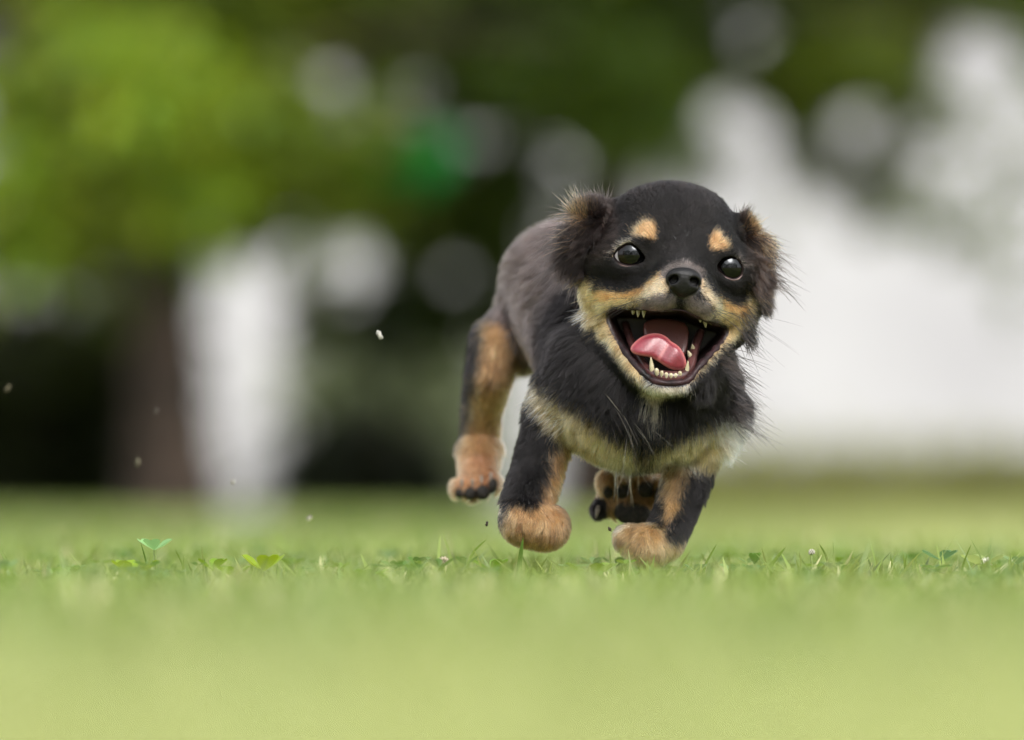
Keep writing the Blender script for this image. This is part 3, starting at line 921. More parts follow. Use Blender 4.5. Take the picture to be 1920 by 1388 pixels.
nt.links.new(r1.outputs[0], mx.inputs[1]); nt.links.new(r2.outputs[0], mx.inputs[2]); nt.links.new(mx.outputs[0], b.inputs['Base Color'])
b.inputs['Roughness'].default_value = .9
g = np.array([[-150, -60, 0], [150, -60, 0], [150, 240, 0], [-150, 240, 0]], float)
me = mesh_np('lawn', g, np.array([[0, 1, 2, 3]])); me.materials.append(m_ground)
tag(link('lawn', me), 'short green lawn stretching back to the trees', 'lawn', kind='structure')

def leaf_mat(name, attr, trans=.45, rough=.55, spec=.25):
    m, nt, b = mat(name)
    at = nt.nodes.new('ShaderNodeAttribute'); at.attribute_name = attr
    nt.links.new(at.outputs['Color'], b.inputs['Base Color'])
    b.inputs['Roughness'].default_value = rough; b.inputs['Specular IOR Level'].default_value = spec
    tr = nt.nodes.new('ShaderNodeBsdfTranslucent')
    hs_ = nt.nodes.new('ShaderNodeHueSaturation'); hs_.inputs['Hue'].default_value = .485; hs_.inputs['Saturation'].default_value = 1.1; hs_.inputs['Value'].default_value = 1.5
    nt.links.new(at.outputs['Color'], hs_.inputs['Color']); nt.links.new(hs_.outputs[0], tr.inputs['Color'])
    ms = nt.nodes.new('ShaderNodeMixShader'); ms.inputs[0].default_value = trans
    nt.links.new(b.outputs[0], ms.inputs[1]); nt.links.new(tr.outputs[0], ms.inputs[2])
    nt.links.new(ms.outputs[0], nt.nodes['Material Output'].inputs['Surface'])
    return m
m_grass = leaf_mat('grass_blade', 'leaf_color', .42, .5, .3)
m_clover = leaf_mat('clover_leaf', 'leaf_color', .45, .5, .3)
m_leaf = leaf_mat('tree_leaf', 'leaf_color', .45, .45, .35)

def blade_mesh(base, h, w, lean, az, droop, c, seg=3):
    """many blades: base (n,3), height, width, lean, direction, droop -> verts, faces, colours"""
    N = len(base)
    t = np.linspace(0, 1, seg + 1)
    dirx, diry = np.cos(az), np.sin(az)
    out = lean[:, None] * t + droop[:, None] * t ** 2
    z = h[:, None] * (t - .35 * droop[:, None] / np.maximum(h[:, None], 1e-6) * .5 * t ** 2)
    cx_ = base[:, None, 0] + out * dirx[:, None]; cy_ = base[:, None, 1] + out * diry[:, None]; cz_ = base[:, None, 2] + z
    sa = az + rng.uniform(.9, 2.2, N)
    wx, wy = np.cos(sa), np.sin(sa)
    wp = w[:, None] * np.interp(t, [0, .4, .8, 1], [.75, 1, .6, .06]) * .5
    A = np.stack([cx_ - wx[:, None] * wp, cy_ - wy[:, None] * wp, cz_], 2)
    B = np.stack([cx_ + wx[:, None] * wp, cy_ + wy[:, None] * wp, cz_], 2)
    V = np.stack([A, B], 2).reshape(N, -1, 3)
    k = 2 * (seg + 1)
    f = np.array([[2 * i, 2 * i + 1, 2 * i + 3, 2 * i + 2] for i in range(seg)])
    F = (f[None] + (np.arange(N) * k)[:, None, None]).reshape(-1, 4)
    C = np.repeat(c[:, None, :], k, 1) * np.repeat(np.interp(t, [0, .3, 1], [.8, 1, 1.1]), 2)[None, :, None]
    return V.reshape(-1, 3), F, C.reshape(-1, 3)

GREEN = np.array([[.140, .185, .045], [.175, .215, .062], [.13, .178, .060], [.22, .245, .085], [.175, .215, .105], [.44, .40, .24]])
def grass_cols(n, straw=.10):
    pr = np.array([.27, .27, .16, .16, .14 - straw * .2, straw]); pr /= pr.sum()
    return GREEN[rng.choice(6, n, p=pr)] * rng.uniform(.75, 1.25, (n, 1))
Vs, Fs, Cs = [], [], []; off = 0
def grow(n, y0, y1, half0, half1, hm, wm, seg):
    global off
    y = y0 + (y1 - y0) * rng.random(n)
    half = half0 + (half1 - half0) * (y - y0) / (y1 - y0)
    x = rng.uniform(-1, 1, n) * half
    base = np.stack([x, y, np.zeros(n) - .001], 1)
    patch = .5 + .5 * np.sin(x * 9 + 2 * np.sin(y * 7)) * np.sin(y * 8 + 1.3)
    h = hm * rng.gamma(7, 1 / 7, n) * (.75 + .4 * patch)
    h = np.minimum(h, .026)
    gc = grass_cols(n)
    dry = np.clip(.55 * (sstep(-.9, -1.5, y) + sstep(.6, 1.8, y) * sstep(-.1, .5, x / np.maximum(half, .1))), 0, .75)[:, None]  # dry straw near the lens; far right, a sunlit patch painted into colour
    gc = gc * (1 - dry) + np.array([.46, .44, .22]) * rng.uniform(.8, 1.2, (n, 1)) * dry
    gc = gc * np.array([1.12, 1.22, 1.12])
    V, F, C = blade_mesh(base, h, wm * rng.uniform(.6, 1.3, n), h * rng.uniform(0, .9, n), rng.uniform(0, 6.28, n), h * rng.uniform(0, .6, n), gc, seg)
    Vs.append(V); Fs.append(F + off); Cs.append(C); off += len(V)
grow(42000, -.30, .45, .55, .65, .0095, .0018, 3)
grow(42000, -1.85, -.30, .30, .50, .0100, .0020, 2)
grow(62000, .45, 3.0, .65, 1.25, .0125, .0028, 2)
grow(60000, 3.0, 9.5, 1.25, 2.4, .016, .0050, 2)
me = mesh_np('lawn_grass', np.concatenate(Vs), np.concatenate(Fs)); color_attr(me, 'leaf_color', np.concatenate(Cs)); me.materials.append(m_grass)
tag(link('lawn_grass', me), 'dense short grass blades covering the lawn', 'grass', kind='stuff')

def leaflet(n_=7):
    """one heart-shaped clover leaflet in its own plane: x out from the stalk, y across"""
    o = [(0, 0), (.35, .26), (.72, .42), (.95, .32), (1.02, .13), (.96, 0), (1.02, -.13), (.95, -.32), (.72, -.42), (.35, -.26)]
    V = [(x, y, .30 * abs(y) + .10 * x * x) for x, y in o] + [(.55, 0, 0.0)]
    F = [(10, i, (i + 1) % 10) for i in range(10)]
    return np.array(V), np.array(F)
LV, LF = leaflet()
def clover_parts(base, top, size, az0, tilt, curl=1.0):
    leaves = []
    for k in range(3):
        a = az0 + k * 2.094
        v_ = LV * np.array([1, 1, curl]) * size
        ct, st = math.cos(tilt), math.sin(tilt)
        x, z = v_[:, 0] * ct - v_[:, 2] * st, v_[:, 0] * st + v_[:, 2] * ct
        ca, sa = math.cos(a), math.sin(a)
        leaves.append(np.stack([x * ca - v_[:, 1] * sa, x * sa + v_[:, 1] * ca, z], 1) + top)
    return leaves

# low clover between the blades
Vs, Fs, Cs = [], [], []; off = 0
for i in range(1500):
    y = rng.choice([rng.uniform(-.3, .5), rng.uniform(-1.7, -.3), rng.uniform(.5, 3)], p=[.55, .25, .2])
    x = rng.uniform(-1, 1) * (.5 if y < .5 else 1.0)
    top = np.array([x, y, rng.uniform(.004, .012)])
    cc = np.array([[.13, .22, .035], [.16, .25, .10], [.10, .19, .045]][rng.integers(3)]) * rng.uniform(.8, 1.2)
    for v_ in clover_parts(None, top, rng.uniform(.004, .0075), rng.uniform(0, 6.28), rng.uniform(-.2, .5)):
        Vs.append(v_); Fs.append(LF + off); Cs.append(np.tile(cc, (len(v_), 1))); off += len(v_)
me = mesh_np('clover_cover', np.concatenate(Vs), np.concatenate(Fs)); color_attr(me, 'leaf_color', np.concatenate(Cs)); me.materials.append(m_clover)
tag(link('clover_cover', me), 'low clover leaves spread through the lawn', 'clover', kind='stuff')

# ------------------------------------------------------------------ single blades that stand up out of the lawn by the dog
def hero_blade(b0, mid_, tip, w, depth, c, label, name='grass_blade', group=None):
    ks = 1 + depth * S / D
    pts = np.array([P(*b0, depth), P(*mid_, depth + 4), P(*tip, depth - 3)])
    pts[0, 2] = min(pts[0, 2], -.001) if pts[0, 2] < .004 else pts[0, 2]
    q = spline(pts, 9)
    t = np.linspace(0, 1, 9)
    tg = unit(np.gradient(q, axis=0)); sd_ = unit(np.cross(tg, np.array([.25, 1, .1])))
    wp = w * S * .5 * np.interp(t, [0, .35, .8, 1], [.8, 1, .55, .05])
    fold = np.array([0, .6, 0])
    L_ = q - sd_ * wp[:, None] + fold * wp[:, None]; R_ = q + sd_ * wp[:, None] + fold * wp[:, None]
    V = np.stack([L_, q, R_], 1).reshape(-1, 3)
    F = np.array([[3 * i + a, 3 * i + a + 1, 3 * i + a + 4, 3 * i + a + 3] for i in range(8) for a in (0, 1)])
    me = mesh_np(name, V, F); color_attr(me, 'leaf_color', np.tile(np.array(c), (len(V), 1)) * rng.uniform(.9, 1.1)); me.materials.append(m_grass)
    o = bpy.data.objects.new(name, me); col.objects.link(o)
    tag(o, label, 'grass blade', group)
    return o
DG, MG, PG, ST = (.075, .14, .022), (.13, .20, .035), (.20, .25, .07), (.45, .42, .25)
hero_blade((972, 1108), (974, 1060), (981, 1008), 12, 20, DG, 'dark upright grass blade crossing in front of the folded tan fore paw')
hero_blade((985, 1112), (991, 1072), (978, 1042), 4, 40, DG, 'thin grass blade leaning beside the dark upright blade under the paw')
hero_blade((866, 1110), (882, 1045), (913, 1011), 6, 0, MG, 'grass blade arching over below the trailing hind paw')
hero_blade((1412, 1112), (1440, 1068), (1473, 1026), 10, 0, MG, 'broad grass blade leaning over the clover beside the puppy')
hero_blade((1310, 1112), (1322, 1062), (1344, 1020), 6, 10, MG, 'slim leaning grass blade beside the pale tucked fore paw')
hero_blade((1560, 1112), (1552, 1052), (1536, 1020), 6, -10, MG, 'curved grass blade standing next to a pale seed stem')
hero_blade((1500, 1112), (1502, 1060), (1498, 1034), 4, 0, PG, 'short thin pale blade beside the pale seed stem')
hero_blade((1650, 1112), (1650, 1080), (1651, 1052), 6, 0, MG, 'stubby blunt mown grass stalk standing alone')
hero_blade((1795, 1112), (1806, 1060), (1821, 1021), 5, 0, MG, 'slim straight blade leaning beside a round clover leaf')
hero_blade((286, 1112), (276, 1062), (264, 1018), 5, 0, DG, 'thin blade leaning against the tall clover leaf')
hero_blade((356, 1112), (343, 1062), (328, 1030), 5, 0, MG, 'short leaning blade with a frayed pale tip')
hero_blade((386, 1112), (381, 1060), (378, 1022), 4, 5, PG, 'fine upright blade crossed by a shorter blade')
hero_blade((394, 1112), (387, 1072), (382, 1045), 5, 0, DG, 'shorter dark blade crossing the fine upright blade')
hero_blade((596, 1112), (608, 1075), (622, 1048), 4, 0, PG, 'thin pale blade rising behind a blurred clover clump')
hero_blade((748, 1112), (749, 1078), (749, 1051), 3, 0, PG, 'very thin pale blade standing near the dark clover leaf')
hero_blade((176, 1112), (180, 1092), (184, 1074), 4, -10, ST, 'bleached dry blade tuft at the lawn edge', 'grass_blade')
hero_blade((180, 1112), (190, 1098), (204, 1090), 4, -12, ST, 'bleached dry blade lying low beside the dry tuft', 'grass_blade')
for x, y in ((1052, 1046), (1072, 1050), (1165, 1055), (1178, 1062), (1225, 1060), (1290, 1058), (1270, 1062), (1700, 1040), (1670, 1038), (1745, 1060), (700, 1062), (645, 1068), (455, 1062), (520, 1058), (1865, 1052), (1890, 1045), (110, 1060), (50, 1066), (830, 1052)):
    hero_blade((x + rng.uniform(-8, 8), 1112), (x + rng.uniform(-5, 5), (y + 1112) / 2), (x, y), rng.uniform(3, 5), rng.uniform(-25, 25), (MG, PG, DG)[rng.integers(3)],
               'short grass blade poking up a little above the mown lawn', 'grass_blade', 'short blades poking up out of the lawn')

def clover(px, py, depth, size, label, az0=0.3, tilt=.35, c=(.14, .24, .05), base=None, curl=1.0):
    top = P(px, py, depth)
    bs = P(*(base or (px + rng.uniform(-6, 6), 1112)), depth); bs[2] = 0
    o = empty('clover_plant', bs); tag(o, label, 'clover')
    t = np.linspace(0, 1, 6)[:, None]
    stalk = bs + (top - bs) * t + np.array([1, 0, 0]) * np.sin(t * 3.14) * .0012
    st_ = tube_obj('stalk', stalk, np.full(6, .00045), m_stalk, o, False, 6)
    for v_ in clover_parts(None, top, size * 1.22 * S, az0, tilt, curl):
        me = mesh_np('leaflet', v_, LF); color_attr(me, 'leaf_color', np.tile(np.array(c) * rng.uniform(1.1, 1.45), (len(v_), 1))); me.materials.append(m_clover)
        link('leaflet', me, o)
    return o
m_stalk = noise_mat('stalk', (.10, .15, .03), (.18, .24, .06), 200, .5)
clover(289, 1032, 0, 33, 'tall clover leaf on a bare stalk standing clear of the lawn', .4, .40, (.19, .34, .14), (284, 1112))
clover(400, 1070, -25, 30, 'bright clover leaf tucked beside the fine crossed blades', 1.3, .5, (.13, .23, .02))
clover(432, 1080, -30, 34, 'wide bright clover leaf lying low in front of the crossed blades', .2, .3, (.13, .23, .02))
clover(495, 1072, -70, 42, 'large blurred yellow-green clover leaf left of the puppy', .8, .5, (.19, .28, .012))
clover(250, 1080, -70, 45, 'large blurred clover leaf at the foot of the tall stalk', 2.0, .4, (.17, .26, .02))
clover(786, 1066, 10, 26, 'dark clover leaf beside a dry clover flower', .6, .6, (.07, .14, .03))
clover(922, 1070, 25, 36, 'broad clover leaf below the trailing hind paw', 1.1, .35, (.11, .21, .03))
clover(1115, 1082, -30, 48, 'broad low clover leaf between the two fore paws', .9, .3, (.13, .21, .03))
clover(1415, 1060, 0, 20, 'small crinkled clover sprout with upright leaflets beside the puppy', .2, .9, (.09, .18, .03), None, 1.8)
clover(1376, 1072, 0, 26, 'clover leaf folded sideways under the crinkled sprout', 2.7, .3, (.10, .19, .06))
clover(1416, 1084, -5, 26, 'round grey-green clover leaf beneath the crinkled sprout', 1.6, .7, (.10, .19, .08))
clover(1450, 1086, -5, 22, 'small low star-shaped clover leaf by the broad leaning blade', .5, .5, (.12, .2, .03))
clover(1766, 1052, 40, 34, 'round dark green clover leaf on the open lawn', .9, .35, (.10, .19, .08))
clover(1838, 1062, 60, 40, 'pale clover leaf at the lawn side', 1.9, .3, (.22, .28, .10))
clover(1632, 1090, -20, 34, 'low clover leaf beside the blunt mown stalk', .1, .3, (.11, .2, .05))
clover(300, 1090, -8, 34, 'pale folded clover leaf at the base of the tall stalk', 2.9, .35, (.16, .26, .13))
clover(110, 1084, 0, 30, 'thin clover leaf arching on the far end of the lawn', .7, .4, (.12, .22, .05))
clover(690, 1084, -15, 34, 'flat clover leaf in the lawn before the dark shrub', .3, .25, (.13, .22, .04))
clover(1235, 1086, 30, 30, 'clover leaf in the shadow below the pale tucked paw', 1.4, .3, (.12, .2, .05))

# clover flower head and seed stem
def flower(px, py, depth, r, c, label, dry=False):
    top = P(px, py, depth); bs = P(px - 3, 1112, depth); bs[2] = 0
    o = empty('clover_flower', bs); tag(o, label, 'flower')
    t = np.linspace(0, 1, 5)[:, None]
    tube_obj('stalk', bs + (top - bs) * t, np.full(5, .0005), m_stalk, o, False, 6)
    V, F, off_ = [], [], 0
    for i in range(26):
        th = math.acos(1 - 1.6 * (i + .5) / 26); ph = i * 2.4
        a = np.array([math.sin(th) * math.cos(ph), math.sin(th) * math.sin(ph), math.cos(th)]) * r * S
        v_, f_ = tube([top + a * .2, top + a * .7, top + a], [.9 * S, 1.6 * S, .4 * S], False, 5)
        V.append(v_); F += [q + off_ for q in f_]; off_ += len(v_)
    me = mesh_np('flower_head', np.concatenate(V), [np.concatenate([q for q in F if q.shape[1] == 4]), np.concatenate([q for q in F if q.shape[1] == 5])])
    me.materials.append(noise_mat('petals', tuple(np.array(c) * .8), c, 200, .7)); link('flower_head', me, o)
flower(832, 1054, 60, 12, (.45, .38, .28), 'faded brown clover flower near the dark clover leaf')
flower(1850, 1056, 70, 12, (.75, .73, .62), 'white clover flower at the side of the lawn')
flower(1522, 1036, 5, 7, (.42, .40, .32), 'pale dry seed stem standing among the blades')

# bits thrown up by the paws
def crumb(px, py, depth, r, c, label, name, cat):
    v_, f_ = uv_sphere(9, 6)
    v_ = v_ * (1 + .35 * np.sin(v_[:, :1] * 5 + px) * np.cos(v_[:, 2:] * 4)) * np.array([1.5, .9, .75])
    a = px * .7
    v_[:, [0, 2]] = v_[:, [0, 2]] @ np.array([[math.cos(a), math.sin(a)], [-math.sin(a), math.cos(a)]])
    me = mesh_np(name, v_ * r * S, f_); me.materials.append(noise_mat(name, tuple(np.array(c) * .6), c, 600, .8))
    o = bpy.data.objects.new(name, me); o.location = P(px, py, depth); col.objects.link(o); tag(o, label, cat)
crumb(913, 982, 20, 3.4, (.03, .022, .015), 'dark soil crumb flying below the trailing hind paw', 'soil_crumb', 'soil')
crumb(1143, 992, 10, 3.8, (.035, .025, .015), 'dark soil crumb flying beside the pale tucked paw', 'soil_crumb', 'soil')
crumb(712, 629, 150, 6.5, (.42, .41, .36), 'pale fluff speck in the air behind the trailing hind leg', 'seed_fluff', 'seed fluff')
crumb(258, 868, 800, 6, (.12, .11, .07), 'faint speck drifting before the dark tree trunk', 'seed_fluff', 'seed fluff')
crumb(293, 770, 800, 4.5, (.08, .07, .06), 'faint grey speck drifting higher before the tree trunk', 'seed_fluff', 'seed fluff')
crumb(15, 728, 800, 6, (.08, .07, .04), 'dim speck drifting before the dark hedge', 'seed_fluff', 'seed fluff')
crumb(580, 972, 600, 4, (.4, .38, .3), 'tiny pale speck low over the lawn by the shrub', 'seed_fluff', 'seed fluff')
crumb(437, 903, 600, 4, (.3, .29, .25), 'pale speck drifting before the light gap beside the trunk', 'seed_fluff', 'seed fluff')

# ------------------------------------------------------------------ wall, trees and shrubs behind
m_wall = noise_mat('white_render', (.28, .275, .292), (.35, .345, .36), .8, .85, .3, 40)
WD = 26.0
def box(name, x0, x1, y0, y1, z0, z1, m, parent):
    v_ = np.array([[x, y, z] for x in (x0, x1) for y in (y0, y1) for z in (z0, z1)], float)
    f_ = np.array([[0, 1, 3, 2], [4, 6, 7, 5], [0, 4, 5, 1], [2, 3, 7, 6], [0, 2, 6, 4], [1, 5, 7, 3]])
    me = mesh_np(name, v_, f_, False); me.materials.append(m)
    return link(name, me, parent)
wall = empty('garden_wall', (0, WD - D, 0)); tag(wall, 'tall pale wall far behind the lawn', 'wall')
box('wall_face', -9, 9, WD - D, WD - D + .25, -.02, 3.3, m_wall, wall)
box('coping', -9.05, 9.05, WD - D - .05, WD - D + .30, 3.3, 3.38, noise_mat('coping_stone', (.45, .44, .42), (.6, .58, .55), 3, .9), wall)

LEAF = np.array([(0, 0, 0), (.30, .21, .05), (.68, .19, .02), (1, 0, -.10), (.68, -.19, .02), (.30, -.21, .05), (.5, 0, -.03)])
LEAFF = np.array([(6, i, (i + 1) % 6) for i in range(6)])
def leaves_mesh(name, pos, size, c, droop=.3, flat=.8):
    N = len(pos)
    az = rng.uniform(0, 6.283, N); el = rng.normal(-droop, .45, N); roll = rng.normal(0, flat, N)
    ex = np.stack([np.cos(az) * np.cos(el), np.sin(az) * np.cos(el), np.sin(el)], 1)
    sx = np.stack([-np.sin(az), np.cos(az), 0 * az], 1); nx = np.cross(ex, sx)
    ey = sx * np.cos(roll)[:, None] + nx * np.sin(roll)[:, None]; ez = np.cross(ex, ey)
    V = pos[:, None, :] + size[:, None, None] * (LEAF[None, :, 0:1] * ex[:, None] + LEAF[None, :, 1:2] * ey[:, None] + LEAF[None, :, 2:3] * ez[:, None])
    F = (LEAFF[None] + (np.arange(N) * 7)[:, None, None]).reshape(-1, 3)
    me = mesh_np(name, V.reshape(-1, 3), F, False)
    color_attr(me, 'leaf_color', np.repeat(c, 7, 0)); me.materials.append(m_leaf)
    return me

m_bark = noise_mat('bark', (.012, .008, .006), (.042, .028, .020), 9, .9, 1.0, 30)
def trunk_limbs(parent, path, r0, r1, limbs):
    q = spline(path, 24)
    rr = np.linspace(r0, r1, 24) * (1 + .6 * np.exp(-np.linspace(0, 1, 24) * 14))
    tk = tube_obj('trunk', q, rr, m_bark, parent, False, 14)
    for a, b_, c_, r in limbs:
        s_ = spline([a, b_, c_], 12)
        tube_obj('limb', s_, np.linspace(r, r * .25, 12), m_bark, parent, False, 8)

def clumps(spec, leaf_per, holes=()):
    """spec rows: px, py, dist, radius px, colour scale -> leaf centres, shade"""
    pos, sh = [], []
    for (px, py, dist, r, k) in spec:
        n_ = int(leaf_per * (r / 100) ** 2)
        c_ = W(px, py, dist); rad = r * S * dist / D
        k = k if k < 0 else k ** 1.7  # lit sprays and shaded depths of the crowns, painted into leaf colour
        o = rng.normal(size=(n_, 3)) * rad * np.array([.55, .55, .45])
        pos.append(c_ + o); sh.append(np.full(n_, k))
    pos = np.concatenate(pos); sh = np.concatenate(sh)
    u, v, d = unproject(pos)
    keep = pos[:, 2] > .02
    em = sh < 0
    for hx, hy, hr in holes:
        keep &= (u - hx + 12 * rng.normal(0, .3, len(u))) ** 2 + (v - hy) ** 2 > hr ** 2
    keep |= em
    return pos[keep], sh[keep]
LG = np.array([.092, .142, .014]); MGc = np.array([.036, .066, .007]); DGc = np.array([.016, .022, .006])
HOLES = [(637, 135, 52), (778, 178, 46), (880, 265, 50), (660, 495, 64), (40, 580, 56), (165, 555, 42), (1040, 280, 54), (1390, 50, 50), (1840, 110, 84), (850, 500, 40),
         (1160, 5, 25), (1420, 245, 56), (1600, 240, 54), (1750, 300, 40), (1860, 260, 50), (1340, 200, 40), (470, 530, 80), (455, 650, 80), (1150, 340, 40)]
def crown(parent, spec, leaf_per, size, base_c, roof=None, holes=HOLES):
    pos, sh = clumps(spec, leaf_per, holes)
    if roof is not None:
        (rx, ry, rz), (ax, ay, az_), n_ = roof
        o = unit(rng.normal(size=(n_, 3))) * rng.uniform(.55, 1, (n_, 1)) ** .6 * np.array([ax, ay, az_])
        pr = np.array([rx, ry, rz]) + o
        uu, vv, _ = unproject(pr)
        pr = pr[vv < -40]                                  # the top of the crown stays above the hanging sprays
        pos = np.concatenate([pos, pr]); sh = np.concatenate([sh, np.full(len(pr), .9)])
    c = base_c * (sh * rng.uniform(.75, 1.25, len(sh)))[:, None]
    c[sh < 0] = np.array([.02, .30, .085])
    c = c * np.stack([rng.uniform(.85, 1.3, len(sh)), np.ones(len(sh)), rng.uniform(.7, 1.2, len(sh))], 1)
    me = leaves_mesh('crown', pos, size * rng.uniform(.7, 1.3, len(pos)), c)
    return link('crown', me, parent)

# tree with the dark trunk, its sprays hanging over the left of the lawn
TD = 11.0
t1 = empty('broadleaf_tree', tuple(W(330, 980, TD) * np.array([1, 1, 0])))
tag(t1, 'leafy tree with a dark trunk and bright low sprays left of the puppy', 'tree')
z0 = np.array([t1.location.x, t1.location.y, -.02])
trunk_limbs(t1, [z0, z0 + (-.03, .05, .5), z0 + (-.10, .1, 1.2), z0 + (-.1, .1, 2.4)], .085, .05,
            [(z0 + (-.05, .06, .75), z0 + (.35, -.2, 1.0), z0 + (.8, -.5, .98), .03), (z0 + (-.06, .06, .8), z0 + (-.4, -.2, 1.05), z0 + (-.8, -.4, .9), .03),
             (z0 + (-.1, .1, 1.3), z0 + (.3, -.4, 1.6), z0 + (.9, -.8, 1.7), .035), (z0 + (-.1, .1, 1.4), z0 + (-.3, .4, 1.8), z0 + (-.9, .8, 2.0), .035)])
sp = [(px, py, TD + dd, r, k) for px, py, dd, r, k in (
    (60, 60, .6, 120, .7), (200, 90, -.6, 110, 1.25), (310, 160, -1.0, 110, 1.5), (420, 60, 0, 120, 1.0), (540, 110, .3, 110, .9), (40, 190, -.6, 90, 1.3),
    (110, 280, .4, 110, .9), (230, 300, 1.0, 110, .6), (340, 260, 0, 100, 1.1), (470, 220, -.4, 110, 1.15), (590, 250, -.2, 90, 1.1), (700, 60, 1.0, 120, .5), (704, 150, .3, 46, .7), (700, 225, .3, 50, .9), (715, 90, .5, 50, .6),
    (40, 360, -.8, 100, 1.35), (20, 460, -.6, 80, 1.35), (150, 400, .3, 110, .9), (260, 380, .2, 100, .9), (360, 360, -.8, 80, 1.4), (430, 380, .2, 90, 1.0),
    (540, 340, .3, 90, .95), (610, 380, 0, 80, 1.05), (130, 490, .4, 90, .8), (240, 470, .4, 90, .85), (320, 440, 0, 70, 1.0), (680, 330, .9, 100, .55),
    (60, -50, 0, 130, .9), (220, -60, 0, 130, 1.0), (380, -60, 0, 130, 1.0), (540, -50, .3, 130, .9), (680, -60, .5, 130, .8),
    (600, 500, .4, 36, .7), (602, 560, .5, 36, .6), (100, 600, 1.2, 90, .4), (240, 560, 1.0, 90, .5), (300, 640, 1.2, 70, .4), (30, 680, 1.4, 90, .35))]
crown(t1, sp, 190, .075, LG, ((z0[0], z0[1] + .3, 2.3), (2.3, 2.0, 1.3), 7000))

# second tree, trunk hidden behind the puppy, hanging over the middle and right
t2 = empty('broadleaf_tree', tuple(W(1120, 950, 13.5) * np.array([1, 1, 0])))
tag(t2, 'dark leafy tree spreading over the middle behind the puppy', 'tree')
z0 = np.array([t2.location.x, t2.location.y, -.02])
trunk_limbs(t2, [z0, z0 + (.02, 0, .6), z0 + (.05, .1, 1.4), z0 + (.0, .1, 2.8)], .10, .06,
            [(z0 + (.03, .05, .9), z0 + (-.4, -.2, 1.15), z0 + (-.9, -.4, 1.1), .03), (z0 + (.05, .1, 1.1), z0 + (.5, -.2, 1.3), z0 + (1.0, -.4, 1.2), .035),
             (z0 + (.05, .1, 1.4), z0 + (.4, .4, 1.8), z0 + (1.0, .8, 2.0), .03)])
sp = [(px, py, 13.0 + dd, r, k) for px, py, dd, r, k in (
    (760, 40, .3, 110, .7), (830, 205, .2, 44, .8), (840, 130, .4, 50, .7), (700, 270, .2, 60, .9), (955, 300, .2, 50, .9), (860, 100, .5, 110, .8), (960, 60, 0, 120, .9), (1060, 130, -.4, 120, 1.2), (1160, 80, 0, 110, 1.0), (1200, 190, -.6, 110, 1.3),
    (1280, 90, .5, 110, .8), (1100, 230, -.2, 100, 1.1), (980, 200, .6, 110, .8), (860, 180, .8, 100, .7), (780, 330, .8, 110, .7), (900, 360, .4, 110, .95),
    (990, 330, .2, 90, 1.0), (820, 440, .8, 110, .8), (930, 460, .5, 110, .8), (840, 560, .8, 100, .7), (760, 600, 1.0, 100, .65), (700, 600, 1.0, 70, .6),
    (768, 275, -1.6, 34, -1), (768, 275, -1.6, 34, -1), (800, -50, .3, 130, .8), (940, -60, .3, 130, .8), (1080, -50, 0, 130, 1.0), (1220, -50, .3, 130, .9), (1330, 0, .3, 110, .8),
    (920, 560, .8, 90, .7), (1240, 280, .2, 60, 1.0), (600, 600, 1.2, 60, .6), (680, 420, .8, 70, .8), (760, 500, 1, 80, .6))]
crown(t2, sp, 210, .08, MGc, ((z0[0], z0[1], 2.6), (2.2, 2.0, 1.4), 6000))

# third tree beyond, thin hanging twigs against the white
t3 = empty('broadleaf_tree', tuple(W(2150, 945, 15.0) * np.array([1, 1, 0])))
tag(t3, 'tree at the side with thin leafy twigs hanging before the white wall', 'tree')
z0 = np.array([t3.location.x, t3.location.y, -.02])
trunk_limbs(t3, [z0, z0 + (-.02, 0, .7), z0 + (-.05, .1, 1.6), z0 + (.0, .1, 3)], .11, .06,
            [(z0 + (-.03, .05, 1.1), z0 + (-.5, -.2, 1.5), z0 + (-1.2, -.3, 1.25), .03), (z0 + (-.05, .1, 1.4), z0 + (-.6, -.2, 1.8), z0 + (-1.6, -.4, 1.6), .03)])
sp = [(px, py, 14.5 + dd, r, k) for px, py, dd, r, k in (
    (1400, 130, 0, 100, .75), (1500, 60, .2, 110, .9), (1600, 110, -.3, 110, 1.1), (1700, 50, 0, 110, 1.2), (1800, 30, .2, 100, 1.2), (1900, 40, 0, 110, 1.3),
    (1560, 200, .3, 90, .8), (1660, 210, .2, 90, .9), (1730, 140, 0, 80, 1.0), (1600, 300, .3, 50, .9), (1620, 370, .3, 26, .9), (1910, 150, 0, 60, 1.2),
    (1440, -40, 0, 120, .8), (1560, -50, 0, 120, 1.0), (1690, -60, 0, 120, 1.0), (1820, -60, 0, 120, 1.1), (1940, -50, 0, 120, 1.1), (1460, 120, .4, 90, .7), (1540, 150, .2, 90, .8),
    (1500, 190, .2, 70, .8), (1560, 280, .3, 36, .8), (1690, 290, .1, 34, 1.0), (1610, 290, .2, 60, .9), (1680, 340, .2, 44, 1.0), (1910, 310, .2, 50, 1.0), (1800, 250, .2, 44, 1.0), (1490, 300, .3, 40, .8), (1290, 190, .2, 60, .8), (1345, 300, .3, 40, .8), (1500, 240, .2, 56, .9), (1560, 330, .3, 46, .8), (1700, 390, .2, 40, 1.0), (1800, 440, .1, 36, 1.0), (1320, 110, .2, 80, .7), (1640, 420, .3, 30, .9), (1890, 560, .2, 26, 1))]
sp += [(px, py, 14.5, r, 1.1) for px, py, r in ((1760, 400, 22), (1750, 350, 22), (1880, 470, 30), (1850, 420, 24), (1470, 420, 24), (1800, 330, 26), (1900, 380, 20), (1690, 400, 16), (1500, 350, 20), (1380, 330, 18))]
crown(t3, sp, 200, .07, LG * .9, ((z0[0], z0[1], 2.9), (2.3, 2.0, 1.5), 5000))

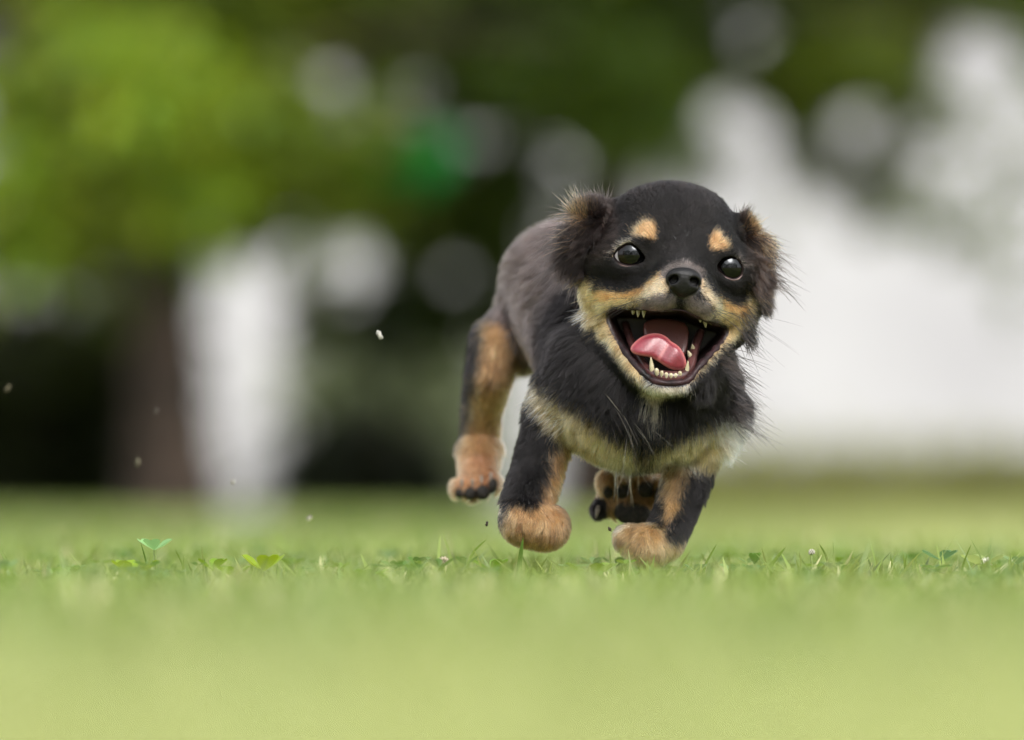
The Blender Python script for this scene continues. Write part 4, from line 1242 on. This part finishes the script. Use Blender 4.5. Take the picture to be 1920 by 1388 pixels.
def shrub(name, label, spec, per, size, c, base_px, dist, cat='shrub'):
    o = empty(name, tuple(W(base_px, 940, dist) * np.array([1, 1, 0]))); tag(o, label, cat)
    b0 = np.array(o.location)
    for k in range(5):
        a = rng.uniform(0, 6.28)
        pts = [b0 + (.05 * math.cos(a), .05 * math.sin(a), -.02), b0 + (.12 * math.cos(a), .1 * math.sin(a), .12), b0 + (.22 * math.cos(a), .2 * math.sin(a), .28)]
        tube_obj('stem', spline(pts, 8), np.linspace(.014, .005, 8), m_bark, o, False, 6)
    pos, sh = clumps(spec, per)
    me = leaves_mesh('foliage', pos, size * rng.uniform(.7, 1.3, len(pos)), c * (sh * rng.uniform(.7, 1.3, len(sh)))[:, None])
    link('foliage', me, o)
shrub('dark_hedge_shrub', 'dense dark evergreen shrub behind the tree trunk', [(x, y, 12.6, 90, 1) for x in range(-120, 330, 75) for y in (640, 720, 800, 880, 930, 965)] +
      [(350, y, 12.6, 50, .8) for y in (860, 930, 965)], 170, .07, DGc, 110, 12.6)
shrub('dark_shrub', 'rounded dark shrub on the lawn between the trunk and the puppy', [(600, 850, 15, 70, 1), (680, 810, 15, 80, 1), (760, 850, 15, 70, 1), (640, 900, 15, 90, .9), (730, 910, 15, 90, .9),
      (560, 920, 15, 60, .9), (810, 920, 15, 60, 1), (600, 960, 15, 60, .9), (680, 960, 15, 60, .9), (760, 960, 15, 60, .9), (840, 960, 15, 50, .9)], 420, .075, DGc * np.array([1.3, 1.3, 2.2]), 680, 15)
shrub('pale_shrub', 'pale grey-green shrub by the white wall beyond the dark shrub', [(x, y, 22, 60, 1) for x, y in ((660, 700), (740, 720), (820, 730), (880, 790), (800, 800), (700, 780), (900, 880), (830, 880), (620, 690), (580, 740), (860, 700))], 500, .09,
      np.array([.17, .20, .11]), 780, 22)
shrub('low_border_plants', 'low olive border planting along the foot of the white wall', [(x, 905 + 10 * math.sin(x) + 45 * (i_ % 2), 24.0, 74, 1) for i_, x in enumerate(range(1150, 2100, 18))], 200, .09, np.array([.20, .21, .06]), 1560, 24.6)

# unseen hedge behind the camera, added to be mirrored in the puppy's eyes
hd = empty('eye_reflection_hedge', (0, -D - 9, 0)); tag(hd, 'tall dark unseen hedge added for the puppy eyes to mirror', 'hedge')
n_ = 9000
hx = rng.uniform(-14, 14, n_); hz = rng.random(n_) * (3.4 + 1.6 * np.abs(np.sin(hx * .45 + .6)) + 1.2 * (np.abs(hx) > 4))
pos = np.stack([hx, -D - 9 + rng.normal(0, .5, n_), hz], 1)
me = leaves_mesh('foliage', pos, rng.uniform(.25, .5, n_), MGc * rng.uniform(.6, 1.2, (n_, 1)))
link('foliage', me, hd)
for k in range(7):
    b0 = np.array([-12 + 4 * k, -D - 9, -.02])
    tube_obj('trunk', [b0, b0 + (.05, 0, 1.5), b0 + (0, 0, 3)], [.12, .09, .05], m_bark, hd, False, 8)
